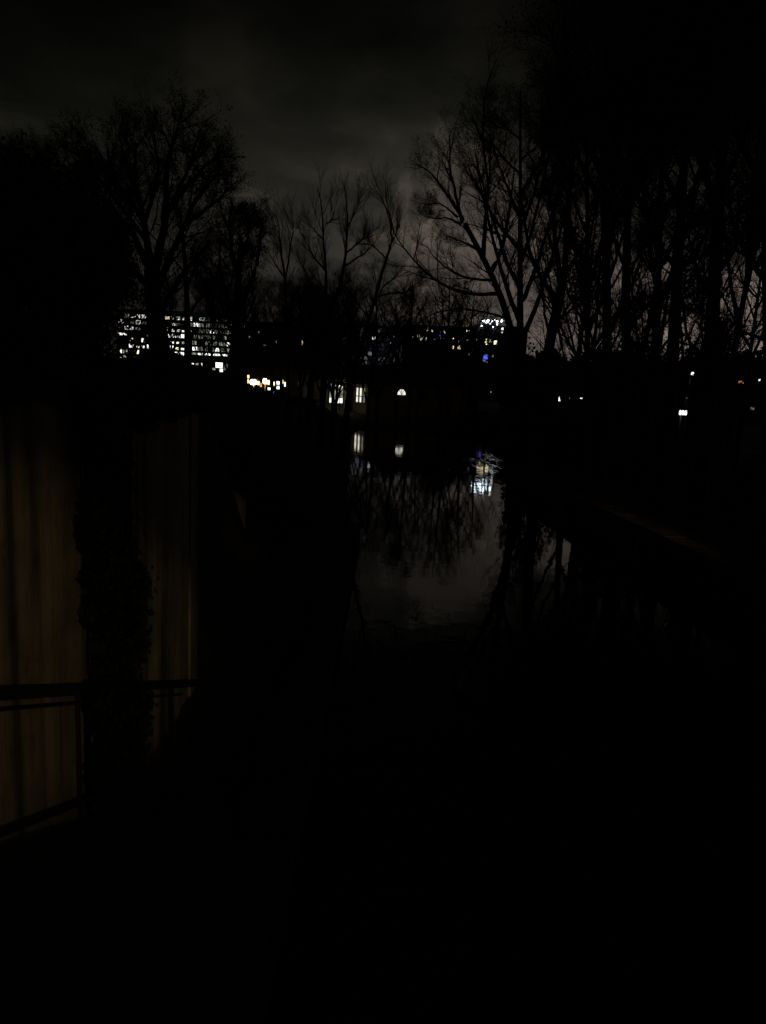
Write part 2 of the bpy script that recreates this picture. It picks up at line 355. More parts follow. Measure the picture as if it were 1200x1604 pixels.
# ramp slab with kerb carrying the railing
RX = -2.52
ramp_o = empty('ramp', (RX, 3, 0), 'dark concrete ramp running down beside the tall wall', 'ramp'); del ramp_o['category']; del ramp_o['label']; ramp_o['kind'] = 'structure'
ysr = list(np.linspace(-6, 25, 40))
MB().prism([(0, Y - 3, RAMP(Y) + .05) for Y in ysr] + [(0, Y - 3, -.85) for Y in reversed(ysr)], (-.16, 0, 0), (1.22, 0, 0)).build('slab', M_moss, ramp_o)
ylow = lambda px, py: y_at(px, py, RX)
# railing, each line fixed by two points on the plane x = RX
def on_rail(px, py): return P(px, py, y_at(px, py, RX))
rail = empty('railing', (RX, 6, 0), 'black steel railing descending in front of the concrete wall', 'railing')
base = Vector((RX, 6, 0))
def rail_line(p0, p1, ext0, ext1, w, h, name):
    a, b = on_rail(*p0), on_rail(*p1); d = (b - a).normalized(); a = a - d * ext0; b = b + d * ext1
    L = (b - a).length; M = Matrix.Translation(a - base) @ d.to_track_quat('Y', 'Z').to_matrix().to_4x4()
    MB().box(-w / 2, 0, -h / 2, w / 2, L, h / 2, M=M).build(name, M_paint, rail)
rail_line((0, 1085), (280, 1071), 2.2, 1.0, .07, .098, 'handrail')
rail_line((0, 1111), (120, 1101), 2.2, 3.4, .03, .028, 'upper_rail')
rail_line((0, 1307), (170, 1240), 2.2, 3.0, .04, .035, 'lower_rail')
def post(px, ptop, pbot, w=.034):
    a, b = on_rail(px, ptop), on_rail(px, pbot)
    MB().box(-w / 2 - 0, a.y - 6 - w / 2, b.z - .12, w / 2, a.y - 6 + w / 2, a.z).build('post', M_paint, rail)
post(121, 1082, 1285); post(266, 1070, 1216); post(-160, 1094, 1400)
# kerb below the railing
k0, k1 = -2.0, 10.4
zk = KERB
pk = [(0, Y - 6, zk(Y)) for Y in np.linspace(k0, k1, 14)]
prof = pk + [(0, k1 - 6, -.3), (0, k0 - 6, -.3)]
MB().prism(prof, (-.06, 0, 0), (.16, 0, 0)).build('kerb', M_moss, ramp_o).location = (0, 3, 0)
# low quay along the left edge of the water
quay = empty('quay_wall', (-.8, 12, 0), 'low dark quay edging the left side of the stream', 'quay')
for i in range(13):
    y0 = -6 + i * 2.4; y1 = min(y0 + 2.38, 24.7)
    MB().box(-.55, y0 - 12, -.9, .06, y1 - 12, .50 + .01 * ((i * 7) % 3)).build('coping_stone', M_moss, quay)
# right quay: wall and coping stones
rq = empty('quay_wall', (xr(20), 20, 0), 'stone quay wall with pale coping along the right bank', 'quay')
for i in range(26):
    y0 = -8 + i * 2.0; y1 = y0 + 1.97; xa, xb = xr(y0), xr(y1); ox = xr(20)
    zz = 1.0 + .012 * ((i * 5) % 4)
    MB().prism([(xa - ox - .06, y0 - 20, 0), (xa - ox + .62, y0 - 20, 0), (xb - ox + .62, y1 - 20, 0), (xb - ox - .06, y1 - 20, 0)], (0, 0, .82), (0, 0, zz)).build('coping_stone', M_stone, rq)
    MB().prism([(xa - ox, y0 - 20, 0), (xa - ox + .5, y0 - 20, 0), (xb - ox + .5, y1 - 20, 0), (xb - ox, y1 - 20, 0)], (0, 0, -.9), (0, 0, .817)).build('stone', M_moss, rq)

# ------------------------------------------------------------------ trees: numpy branch growing
def resample(pts, n):
    pts = np.asarray(pts, float); s = np.concatenate([[0], np.cumsum(np.linalg.norm(np.diff(pts, axis=0), axis=1))])
    # smooth with Catmull-like interpolation: linear then relax
    t = np.linspace(0, s[-1], n); q = np.stack([np.interp(t, s, pts[:, k]) for k in range(3)], 1)
    for _ in range(2): q[1:-1] = .5 * q[1:-1] + .25 * (q[:-2] + q[2:])
    return q
def norm(v): return v / np.maximum(np.linalg.norm(v, axis=-1, keepdims=True), 1e-9)
def kids(rng, pts, rad, n, lens, ang, up, tmin, wob, npt, bend=0., rk=.6, rtip=.004, lenabs=False, lmax=9., lmin=.1):
    Np, Pn, _ = pts.shape
    seg = np.linalg.norm(np.diff(pts, axis=1), axis=2).sum(1)
    idx = np.repeat(np.arange(Np), n); m = len(idx)
    t = tmin + (1 - tmin) * rng.random(m) ** .85
    f = t * (Pn - 1); i0 = np.minimum(f.astype(int), Pn - 2); w = (f - i0)[:, None]
    pos = pts[idx, i0] * (1 - w) + pts[idx, i0 + 1] * w
    r = rad[idx, i0] * (1 - w[:, 0]) + rad[idx, i0 + 1] * w[:, 0]
    tan = norm(pts[idx, i0 + 1] - pts[idx, i0])
    rnd = norm(rng.normal(size=(m, 3))); perp = norm(np.cross(tan, rnd))
    a = np.radians(rng.uniform(ang[0], ang[1], m))[:, None]
    d = norm(np.cos(a) * tan + np.sin(a) * perp + np.array([0, 0, up]))
    L = rng.uniform(lens[0], lens[1], m) * (1 if lenabs else seg[idx] * (1.15 - .6 * t))
    L = np.clip(L, lmin * rng.uniform(.7, 1.5, m), lmax * rng.uniform(.6, 1, m))
    out = np.empty((m, npt, 3)); out[:, 0] = pos; cur = pos.copy(); st = (L / (npt - 1))[:, None]
    for k in range(1, npt):
        d = norm(d + rng.normal(0, wob, (m, 3)) + np.array([0, 0, bend])); cur = cur + d * st; out[:, k] = cur
    r0 = np.minimum(r * rk, L * .017 + .002); r0 = np.maximum(r0, rtip)
    rr = r0[:, None] + (np.minimum(r0 * .35, rtip) - r0)[:, None] * np.linspace(0, 1, npt)[None]
    return out, rr
def tubes(pts, rad, sides):
    m, Pn, _ = pts.shape
    tan = np.empty_like(pts); tan[:, 1:-1] = pts[:, 2:] - pts[:, :-2]; tan[:, 0] = pts[:, 1] - pts[:, 0]; tan[:, -1] = pts[:, -1] - pts[:, -2]; tan = norm(tan)
    ref = np.where(np.abs(tan[..., 2:3]) > .92, np.array([1., 0, 0]), np.array([0, 0, 1.]))
    a = norm(np.cross(tan, ref)); b = np.cross(tan, a)
    q = np.arange(sides) * 2 * np.pi / sides
    v = pts[:, :, None] + rad[:, :, None, None] * (np.cos(q)[None, None, :, None] * a[:, :, None] + np.sin(q)[None, None, :, None] * b[:, :, None])
    i = np.arange(m)[:, None, None] * Pn * sides + np.arange(Pn - 1)[None, :, None] * sides; k = np.arange(sides)[None, None]; k2 = (k + 1) % sides
    f = np.stack([i + k, i + k2, i + sides + k2, i + sides + k], -1).reshape(-1, 4)
    return v.reshape(-1, 3), f
def leaves(rng, pts, n, size, spread=.06):
    """rhombic leaves scattered along twigs"""
    m = pts.shape[0]; idx = rng.integers(0, m, n); f = rng.random(n) * (pts.shape[1] - 1); i0 = np.minimum(f.astype(int), pts.shape[1] - 2); w = (f - i0)[:, None]
    c = pts[idx, i0] * (1 - w) + pts[idx, i0 + 1] * w + rng.normal(0, spread, (n, 3))
    a = norm(rng.normal(size=(n, 3))); b = norm(np.cross(a, rng.normal(size=(n, 3)))); s = (size * rng.uniform(.6, 1.3, n))[:, None]
    nn = np.cross(a, b)
    v = np.stack([c - a * s * .6, c + b * s * .38 + nn * s * .12, c + a * s * .6, c - b * s * .38 + nn * s * .12], 1).reshape(-1, 3)
    return v, np.arange(n * 4).reshape(-1, 4)
def merge(parts):
    vs, fs, o = [], [], 0
    for v, f in parts: vs.append(v); fs.append(f + o); o += len(v)
    return np.concatenate(vs), np.concatenate(fs)

def squash(limbs, y0, k): return [([(x, y if y > y0 else y0 - (y0 - y) * k) for x, y in pl], a, b, c) for pl, a, b, c in limbs]
def tree(label, Y, limbs, seed, spec, leaf=None, name='bare_tree', group=None, zoff=0., cat='tree', spread=.22, M_l=None, basez=None, ws=1.0):
    """limbs: [(list of photo pixels, start width px, end width px, side depth)], all standing about Y metres away"""
    rng = np.random.default_rng(seed); pw = Y / FPX
    L = []; Rr = []
    for pl, w0, w1, dy in limbs:
        n = len(pl); P3 = [P(p[0], p[1], Y + dy * (i / max(1, n - 1)) ** 1.3) for i, p in enumerate(pl)]
        q = resample([tuple(p) for p in P3], 14)
        q[1:-1] += rng.normal(0, .012 * Y / 30, (12, 3))
        L.append(q); Rr.append(np.linspace(w0, w1, 14) * pw / 2 * ws)
    L = np.array(L); Rr = np.array(Rr)
    bx, by = L[0, 0, 0], L[0, 0, 1]; bz = ground_h(bx, by) if basez is None else basez
    # run the trunk down into the ground
    if L[0, 0, 2] > bz - .1:
        L[0] = resample(np.vstack([[bx, by, bz - .25], L[0]]), 14)
        Rr[0, 0] *= 1.25
    root = empty(name, (bx, by, bz), label, cat, group); off = np.array([bx, by, bz])
    thick = [tubes(L - off, Rr, 9)]; fine = []; pts, rad = L, Rr; last = L
    allk = []
    for lv, sp in enumerate(spec):
        pts, rad = kids(rng, pts, rad, **sp)
        (thick if lv == 0 else fine).append(tubes(pts - off, rad, 5 if lv == 0 else 3)); last = pts; allk.append(pts)
    v, f = merge(thick); link(bpy.data.objects.new('trunk', np_mesh('trunk', v, f, M_bark)), root)
    if fine:
        v, f = merge(fine)
        cr = link(bpy.data.objects.new('crown', np_mesh('crown', v, f, M_twig)), root)
    if leaf:
        v, f = leaves(rng, last - off, leaf[0], leaf[1], leaf[2] if len(leaf) > 2 else .06)
        link(bpy.data.objects.new('leaves', np_mesh('leaves', v, f, M_l or M_leaf, False)), root)
    return root

def auto_limbs(rng, x, ybase, ytop, w, spreadpx, nl=6, fork=.35, lean=0, dyr=2.0, upr=.75):
    """a trunk and ascending limbs in photo pixels for a tree seen whole"""
    H = ybase - ytop; L = [([(x, ybase), (x + lean * .3, ybase - .35 * H), (x + lean * .7, ybase - .7 * H), (x + lean, ytop + .04 * H)], w, w * .12, 0)]
    for i in range(nl):
        t = fork + (.85 - fork) * (i + rng.random() * .6) / nl; s = -1 if i % 2 else 1
        x0 = x + lean * t; y0 = ybase - t * H; ex = s * spreadpx * rng.uniform(.45, 1) * (1.1 - .55 * t); ey = H * (1 - t) * rng.uniform(.5, upr + .15)
        ww = w * (1 - t) * .8 + w * .12
        L.append(([(x0, y0), (x0 + ex * .35, y0 - ey * .25), (x0 + ex * .75, y0 - ey * .65), (x0 + ex, y0 - ey)], ww * .7, ww * .14, rng.uniform(-dyr, dyr)))
    return L
def S(n, lens, ang, up, tmin, wob, npt, bend=.0, **k): return dict(n=n, lens=lens, ang=ang, up=up, tmin=tmin, wob=wob, npt=npt, bend=bend, **k)

fullspec = lambda a=9, b=8, c=5: [S(a, (.30, .62), (25, 60), .18, .15, .10, 6, .04, lmax=3.4), S(b, (.35, .70), (20, 60), .10, .10, .12, 3, .03, lmax=1.5, lmin=.35), S(c + 3, (.35, .80), (18, 60), .08, .05, .15, 2, .0, rtip=.0035, lmax=.8, lmin=.3)]
broom = lambda a=7, b=9, c=5: [S(a, (.22, .45), (20, 48), .28, .20, .08, 6, .07, lmax=2.4, lmin=1.1), S(b, (.35, .75), (14, 46), .22, .10, .10, 4, .06, lmax=1.4, lmin=.7), S(c + 1, (.45, 1.0), (12, 40), .12, .05, .12, 2, .04, rtip=.0035, lmax=.9, lmin=.5)]

PROTO = {}
def grown(kind, lab, x, yb, yt, w, sp, Y, seed, nl, fork, spec, leaf, wide=1.0):
    """the first trees of a kind are grown, later ones are scaled and turned copies with their own label"""
    lst = PROTO.setdefault(kind, []); limit = 3 if kind == 'twiggy' else 2
    if len(lst) < limit:
        rg = np.random.default_rng(seed)
        t = tree(lab, Y, auto_limbs(rg, x, yb, yt, w, sp, nl, fork, dyr=3), seed + 7, spec, leaf, group='twiggy trees along the banks'); lst.append((t, P(x, yt, Y).z - t.location.z)); return t
    src, h0 = lst[seed % limit]; p = P(x, yb, Y); g = ground_h(p.x, Y); k = (P(x, yt, Y).z - g) / h0; rr = random.Random(seed)
    t = src.copy(); col.objects.link(t); t['label'] = lab; t.location = (p.x, Y, g - .05); t.rotation_euler = (0, 0, rr.choice((0, math.pi)) + rr.uniform(-.6, .6)); t.scale = (k * wide, k * wide, k)
    for ch in list(src.children):
        c = ch.copy(); col.objects.link(c); c.parent = t
    return t
# --- left bank
tree('large leafy tree with thick forked trunk before the lit office windows', 32, squash(
     [([(252, 562), (247, 520), (240, 470), (236, 420)], 36, 20, 0),
      ([(237, 425), (222, 390), (205, 350), (190, 330), (172, 300)], 14, 3, 1.5),
      ([(238, 430), (230, 370), (222, 310), (210, 250), (214, 190)], 13, 3, -1.5),
      ([(240, 440), (250, 380), (262, 320), (258, 250), (268, 190), (285, 150)], 15, 3, .6),
      ([(244, 460), (265, 400), (290, 340), (310, 280), (345, 245)], 12, 3, -1.2),
      ([(250, 500), (270, 450), (300, 410), (330, 370)], 11, 3, 1.8),
      ([(238, 450), (205, 420), (185, 380), (160, 330), (130, 290)], 10, 3, 2.0),
      ([(222, 330), (190, 270), (150, 230), (120, 200)], 8, 2, 2.5),
      ([(262, 310), (300, 260), (330, 220), (355, 215)], 8, 2, 2),
      ([(230, 370), (185, 300), (145, 240), (105, 225)], 8, 2, -2), ([(222, 310), (200, 240), (185, 170)], 7, 2, -1), ([(262, 320), (298, 230), (312, 168)], 7, 2, -2), ([(290, 340), (335, 300), (370, 262)], 7, 2, 1), ([(226, 340), (250, 250), (240, 160)], 7, 2, 1)], 430, .86),
     11, fullspec(13, 9, 4), (20000, .060, .07))
tree('slim straight tree just right of the thick forked trunk', 34,
     [([(294, 575), (294, 500), (291, 430), (288, 380), (282, 330)], 13, 3, 0), ([(292, 450), (305, 420), (312, 385)], 6, 2, 1), ([(294, 500), (310, 470), (330, 450), (352, 447)], 5, 2, .5)],
     12, fullspec(9, 7, 5), (5000, .06, .12))
tree('leafy tree with dark clumped crown left of the open sky', 36,
     [([(374, 600), (376, 540), (373, 480), (372, 420), (378, 370)], 20, 5, 0), ([(374, 500), (352, 460), (343, 420), (345, 385)], 9, 3, 1), ([(375, 480), (395, 440), (405, 400), (410, 350)], 9, 3, -1),
      ([(372, 430), (362, 390), (358, 340), (365, 318)], 8, 2, 1), ([(376, 400), (390, 370), (388, 335)], 7, 2, 0), ([(374, 520), (340, 500), (325, 470), (330, 440)], 7, 2, -.5)],
     13, fullspec(14, 9, 4), (12000, .065, .07))
tree('slender bare tree with thin upright twigs beside the leafy crown', 42,
     [([(452, 650), (450, 560), (448, 480), (446, 432)], 11, 6, 0), ([(446, 435), (440, 395), (437, 350), (432, 335)], 6, 1.5, .5), ([(447, 437), (452, 405), (458, 370), (460, 345)], 5, 1.5, -.5), ([(446, 436), (432, 415), (424, 400)], 4, 1.5, .8)],
     14, broom(9, 7, 4), ws=.66)
# --- the forked centre trees
tree('bare forked tree with upright brush-like shoots against the brightest sky', 46,
     [([(505, 640), (508, 560), (513, 505), (522, 470)], 16, 11, 0),
      ([(512, 510), (528, 460), (537, 430), (541, 400), (545, 365), (543, 330), (542, 302)], 11, 2, 0),
      ([(540, 418), (556, 405), (570, 398), (588, 379)], 5, 1.5, 1.2), ([(542, 398), (553, 387), (570, 374), (578, 366)], 5, 1.5, -1.0),
      ([(509, 540), (512, 470), (511, 425), (506, 380), (507, 335), (503, 312), (497, 294)], 9, 2, -.4),
      ([(510, 424), (497, 410), (484, 390), (474, 366)], 5, 1.5, .8), ([(507, 374), (498, 367), (490, 358)], 4, 1.2, .4), ([(509, 352), (516, 347), (522, 340)], 3.5, 1.2, -.4),
      ([(510, 500), (494, 460), (480, 430), (470, 408), (462, 393)], 6, 1.5, 1.0), ([(545, 355), (552, 342), (560, 325), (562, 310)], 4, 1.2, .6)],
     15, broom(9, 7, 4), ws=.66)
tree('bare spreading tree with crossing limbs over the house roof', 50,
     [([(540, 668), (546, 605), (566, 540), (586, 475), (600, 420)], 14, 7, 0),
      ([(600, 422), (607, 400), (614, 378), (622, 360), (627, 352)], 7, 3, 0), ([(614, 378), (612, 350), (604, 325), (594, 297)], 5, 1.5, -.6), ([(617, 365), (609, 330), (603, 300)], 4, 1.5, .6),
      ([(589, 466), (605, 460), (632, 459), (660, 447)], 5, 1.5, 1.2), ([(584, 482), (602, 445), (620, 435), (640, 425)], 4, 1.2, -1), ([(605, 405), (585, 385), (570, 382), (556, 384)], 3.5, 1.2, 1),
      ([(578, 500), (552, 462), (538, 452), (520, 450)], 3.5, 1.2, -1)],
     16, broom(9, 7, 4), ws=.66)
# low scrubby trees with leaf at the foot of the forked ones
for i, (x, yb, yt, w, sp, Y, lab) in enumerate([(470, 645, 425, 7, 42, 48, 'twiggy scrub tree between the slender and the forked tree'), (590, 652, 440, 8, 55, 102, 'twiggy scrub tree with dense low crown left of the house gable'),
        (620, 640, 446, 7, 50, 104, 'twiggy scrub tree with low crown above the house ridge'), (362, 640, 470, 8, 40, 44, 'scrubby tree standing just left of the warm street lights'), (318, 600, 470, 6, 34, 48, 'thin scrub tree in front of the office block corner')]):
    grown('twiggy', lab, x, yb, yt, w, sp, Y, 60 + i, 11, .12, fullspec(12, 8, 3), (3500, .05, .10), 1.0)
for i, (x, yb, yt, w, sp, Y, lab) in enumerate([(358, 610, 440, 6, 45, 66, 'thin twiggy tree before the right end of the office block'), (425, 640, 455, 6, 45, 76, 'thin twiggy tree rising behind the warm lamps'),
        (488, 650, 450, 6, 50, 84, 'thin twiggy tree behind the forked tree'), (545, 660, 480, 6, 50, 104, 'thin twiggy tree left of the studio roof'), (652, 660, 500, 6, 55, 108, 'thin twiggy tree in front of the house front'), (270, 600, 445, 6, 45, 52, 'twiggy tree before the middle of the office block'), (214, 600, 462, 6, 45, 40, 'twiggy tree before the left end of the office block'), (482, 640, 436, 6, 45, 56, 'bushy twiggy tree at the foot of the forked tree'), (522, 650, 428, 6, 45, 54, 'bushy twiggy tree right of the forked trunk'), (505, 650, 445, 6, 45, 72, 'bushy twiggy tree further back behind the forked trunk'), (440, 640, 440, 6, 45, 60, 'bushy twiggy tree behind the slender bare tree'), (385, 630, 430, 6, 45, 58, 'twiggy tree behind the dark clumped crown'), (690, 655, 462, 6, 45, 102, 'bare twiggy tree on the far shore midway along the house'), (722, 655, 445, 6, 45, 106, 'bare twiggy tree on the far shore left of the roof sign'), (640, 655, 432, 6, 45, 100, 'bare twiggy tree on the far shore by the arched window'), (548, 655, 440, 6, 45, 134, 'bare twiggy tree behind the studio corner'), (745, 655, 470, 6, 45, 108, 'bare twiggy tree below the sign tower'), (330, 600, 440, 6, 45, 50, 'twiggy tree before the greenish end of the office block'), (575, 660, 490, 6, 50, 100, 'twiggy tree standing on the shore before the house corner'), (525, 660, 495, 6, 50, 96, 'twiggy tree before the studio')]):
    grown('twiggy', lab, x, yb, yt, w, sp, Y, 460 + i, 12, .3, fullspec(9, 7, 3), (3000, .1, .2), 1.0)
# --- right bank
tree('bare tree with curved limbs reaching left into the glowing cloud', 46,
     [([(818, 660), (810, 560), (802, 510), (786, 460), (758, 405), (728, 350)], 20, 9, 0),
      ([(726, 345), (712, 322), (695, 297), (678, 272), (655, 257)], 7, 1.8, 0), ([(724, 350), (715, 310), (706, 270), (704, 240), (706, 205)], 7, 1.8, -.6),
      ([(722, 352), (700, 340), (682, 342), (665, 340)], 4.5, 1.2, .8), ([(718, 340), (690, 318), (665, 320)], 4, 1.2, -1), ([(757, 404), (760, 350), (766, 290), (770, 220)], 10, 2, 1), ([(770, 425), (788, 390), (800, 320), (808, 250)], 10, 2, -1),
      ([(786, 460), (730, 462), (680, 440), (650, 410), (630, 385), (617, 365)], 8, 1.8, 1.2), ([(775, 440), (725, 435), (690, 415), (668, 385)], 6, 1.5, -1), ([(749, 390), (718, 376), (695, 368)], 5, 1.3, 0),
      ([(800, 500), (730, 482), (680, 488), (640, 515)], 5, 1.3, 1), ([(765, 290), (755, 210), (760, 140), (775, 100)], 5, 1.4, 0)],
     21, fullspec(13, 8, 5), (10000, .055, .09), ws=.8)
tree('tall bare tree with a narrow fork beside the bright gap', 42,
     [([(846, 660), (857, 560), (871, 490), (882, 440)], 20, 14, 0), ([(880, 445), (872, 400), (866, 340), (858, 290), (850, 240), (848, 150)], 9, 2, .5), ([(882, 445), (888, 400), (886, 350), (892, 300), (900, 230), (905, 120)], 10, 2, -.5),
      ([(884, 430), (905, 400), (918, 370), (935, 300)], 8, 2, 1), ([(874, 470), (850, 440), (830, 400), (822, 350), (815, 290)], 8, 2, -1), ([(866, 340), (880, 300), (878, 270)], 4, 1.2, .5), ([(868, 505), (895, 485), (925, 470)], 6, 1.5, 1)],
     22, fullspec(16, 10, 4), (12000, .065, .14))
tree('straight thick trunk, left one of the close pair', 30,
     [([(950, 660), (951, 560), (952, 480), (950, 400), (946, 300), (944, 200), (948, 60)], 21, 5, 0), ([(951, 470), (930, 430), (905, 400), (890, 360)], 8, 2, 1), ([(950, 400), (965, 340), (990, 280), (1010, 200)], 9, 2, -1), ([(946, 320), (915, 270), (890, 210), (870, 130)], 9, 2, 1),
      ([(952, 500), (925, 480), (905, 440)], 5, 1.5, -1), ([(945, 250), (980, 190), (1000, 110)], 7, 2, 1), ([(946, 280), (905, 210), (880, 110), (860, 40)], 7, 2, -1.5)],
     23, fullspec(16, 10, 4), (12000, .065, .14))
tree('straight thick trunk, right one of the close pair', 31,
     [([(982, 660), (981, 560), (980, 480), (979, 400), (985, 300), (992, 180), (1000, 40)], 20, 5, 0), ([(980, 440), (1000, 400), (1025, 370), (1045, 330)], 7, 2, 1), ([(979, 420), (962, 370), (950, 330)], 6, 2, -1), ([(984, 320), (1020, 260), (1050, 200), (1060, 120)], 8, 2, -1),
      ([(983, 350), (950, 270), (930, 190), (925, 100)], 7, 2, 1.5), ([(981, 520), (1005, 490), (1030, 470)], 5, 1.4, .5)],
     24, fullspec(16, 10, 4), (12000, .065, .14))
tree('leaning slender tree slanting up behind the thick trunk', 33,
     [([(992, 650), (1005, 560), (1018, 500), (1030, 440), (1040, 380)], 12, 5, 0), ([(1018, 500), (1040, 470), (1055, 455), (1075, 440)], 5, 1.4, .5), ([(1030, 440), (1015, 410), (1005, 380)], 5, 1.4, -.5), ([(1012, 530), (1035, 510), (1060, 500)], 4, 1.2, .5), ([(1005, 560), (985, 530), (975, 500)], 4, 1.2, 0)],
     25, fullspec(10, 8, 5), (2500, .07, .1))
tree('thick upright trunk standing right of the leaning tree', 27,
     [([(1048, 665), (1052, 580), (1057, 500), (1061, 420), (1068, 320), (1075, 200), (1085, 30)], 25, 7, 0), ([(1060, 430), (1085, 400), (1100, 380), (1120, 330)], 9, 2, 1), ([(1060, 420), (1035, 390), (1010, 340), (990, 270)], 9, 2, -1), ([(1068, 330), (1100, 260), (1130, 200), (1150, 120)], 10, 2, 1),
      ([(1068, 330), (1035, 260), (1015, 170), (1010, 60)], 10, 2, -1), ([(1073, 220), (1050, 130), (1040, 30)], 7, 2, 1), ([(1074, 220), (1110, 130), (1120, 30)], 7, 2, -1)],
     26, fullspec(16, 10, 4), (14000, .06, .14))
tree('thick dark trunk left of the black right edge', 24,
     [([(1108, 672), (1112, 590), (1117, 500), (1122, 400), (1128, 280), (1140, 120), (1150, -20)], 28, 9, 0), ([(1120, 430), (1145, 400), (1170, 350), (1195, 280)], 10, 2, 1), ([(1118, 470), (1100, 440), (1085, 400), (1075, 350)], 7, 2, -.5), ([(1126, 320), (1090, 240), (1070, 150), (1060, 40)], 10, 2, 1),
      ([(1128, 300), (1165, 220), (1190, 130), (1200, 20)], 10, 2, -1), ([(1135, 180), (1110, 90), (1100, -10)], 7, 2, 1), ([(1116, 510), (1092, 485), (1080, 462)], 5, 1.4, 1)],
     27, fullspec(16, 10, 4), (14000, .06, .14))
tree('broad trunk filling the right edge of the view', 20,
     [([(1216, 690), (1214, 600), (1210, 500), (1206, 380), (1204, 250), (1206, 80), (1208, -60)], 40, 14, 0), ([(1207, 450), (1170, 400), (1145, 340), (1140, 270)], 10, 3, 1), ([(1184, 420), (1215, 360), (1240, 300)], 10, 3, -1), ([(1204, 300), (1158, 220), (1120, 130), (1110, 20)], 12, 3, 1),
      ([(1190, 260), (1230, 180), (1260, 90)], 10, 3, 0), ([(1195, 170), (1170, 80), (1160, -40)], 9, 3, -1), ([(1210, 540), (1170, 520), (1130, 528)], 6, 2, 0)],
     28, fullspec(16, 10, 4), (16000, .055, .14))
for i, (x, yb, yt, w, sp, Y, lab) in enumerate([(815, 655, 120, 17, 110, 46, 'tall twiggy tree between the curved limbs and the narrow fork'), (920, 655, 60, 13, 100, 44, 'tall thin tree rising behind the close pair of trunks'),
        (1020, 655, 20, 14, 120, 42, 'tall thin tree rising behind the leaning tree'), (1132, 655, 30, 13, 120, 38, 'tall thin tree just right of the thick dark trunk'), (700, 645, 415, 9, 70, 101, 'low scrubby tree beneath the curved limbs'), (1000, 655, 478, 12, 120, 74, 'low dense tree far behind the leaning tree'), (905, 650, 490, 12, 110, 101, 'low dense tree far behind the bright gap'), (1120, 660, 485, 12, 130, 70, 'low dense tree far behind the thick dark trunk'), (925, 655, 330, 8, 60, 40, 'twiggy understorey tree left of the close pair'), (1015, 655, 350, 8, 60, 37, 'twiggy understorey tree right of the close pair'), (1085, 660, 330, 8, 60, 35, 'twiggy understorey tree between the two thickest trunks'), (1160, 660, 300, 8, 60, 33, 'twiggy understorey tree near the right edge'), (892, 655, 300, 8, 60, 43, 'twiggy understorey tree behind the narrow fork')]):
    grown('tall' if i < 4 else 'twiggy', lab, x, yb, yt, w, sp, Y, 160 + i, 12, .2, fullspec(13, 9, 4), (14000, .065, .14), 1.0 if i < 4 else .85)
for i, (x, yt, Y, lab) in enumerate([(70, 190, 27, 'tall bare twiggy tree behind the evergreens at the left edge'), (10, 205, 24, 'tall bare twiggy tree cut by the left edge'), (150, 215, 30, 'tall bare twiggy tree left of the broad leafy crown')]):
    grown('tall', lab, x, 600, yt, 14, 100, Y, 560 + i, 12, .2, fullspec(13, 9, 4), (14000, .065, .14), 1.15)
# --- dense, ivy-laden trees at the far left
for i, (x, yb, yt, w, sp, Y, nl, lab) in enumerate([(60, 600, 330, 26, 105, 19, 18, 'dense evergreen tree filling the left edge above the wall'), (128, 590, 340, 20, 52, 24, 18, 'dense ivy-laden tree left of the thick forked trunk'), (-30, 590, 300, 24, 110, 16, 12, 'dense evergreen tree cut off by the left edge')]):
    rg = np.random.default_rng(260 + i)
    tree(lab, Y, auto_limbs(rg, x, yb, yt, w, sp, nl, .02, dyr=2.5, upr=.6), 270 + i, fullspec(9, 7, 3), (30000, .085, .16), name='evergreen_tree', M_l=M_green)

# ------------------------------------------------------------------ bushes: leaf masses over real stems
def bush(name, label, c, rx, ry, rz, n, size, seed, m=None, cat='bush', group=None, shell=.55):
    rng = np.random.default_rng(seed); c = Vector(c)
    root = empty(name, tuple(c), label, cat, group or 'dark bushes on the banks')
    st = []
    for k in range(12):
        a = rng.random() * 6.28; q = np.array([[0, 0, 0], [math.cos(a) * rx * .3, math.sin(a) * ry * .3, rz * .5], [math.cos(a) * rx * .7, math.sin(a) * ry * .7, rz * rng.uniform(.7, .95)]]); st.append(resample(q, 6))
    st = np.array(st); v, f = tubes(st, np.linspace(.03, .006, 6)[None].repeat(12, 0), 4)
    link(bpy.data.objects.new('stem', np_mesh('stem', v, f, M_bark)), root)
    d = norm(rng.normal(size=(n, 3))); d[:, 2] = np.abs(d[:, 2])
    lump = 1 + .16 * np.sin(d[:, 0] * 5 + seed) * np.cos(d[:, 1] * 6) + .12 * np.sin(d[:, 2] * 9 + d[:, 0] * 4)
    r = (shell + (1 - shell) * rng.random(n)) * lump
    pts = d * r[:, None] * np.array([rx, ry, rz]) + rng.normal(0, .05, (n, 3))
    a = norm(rng.normal(size=(n, 3))); b = norm(np.cross(a, rng.normal(size=(n, 3)))); s = (size * rng.uniform(.6, 1.3, n))[:, None]; nn = np.cross(a, b)
    vv = np.stack([pts - a * s * .6, pts + b * s * .42 + nn * s * .12, pts + a * s * .6, pts - b * s * .42 + nn * s * .12], 1).reshape(-1, 3)
    link(bpy.data.objects.new('foliage', np_mesh('foliage', vv, np.arange(4 * n).reshape(-1, 4), m or M_green, False)), root)
    return root
for i, (x, y, Y, rx, rz, lab) in enumerate([(110, 592, 22, 1.9, 2.6, 'low bush under the ivy-laden tree on the left bank'), (258, 592, 30, 1.0, .5, 'low bush at the foot of the thick forked trunk'), (452, 636, 62, 2.6, .4, 'low bush under the row of street lights'), (20, 596, 14, 1.3, 2.0, 'low bush on top of the wall by the left edge')]):
    p = P(x, y, Y); bush('bush', lab, (p.x, Y, ground_h(p.x, Y) - .1), rx, rx * .8, rz, 5200, .11, 300 + i)
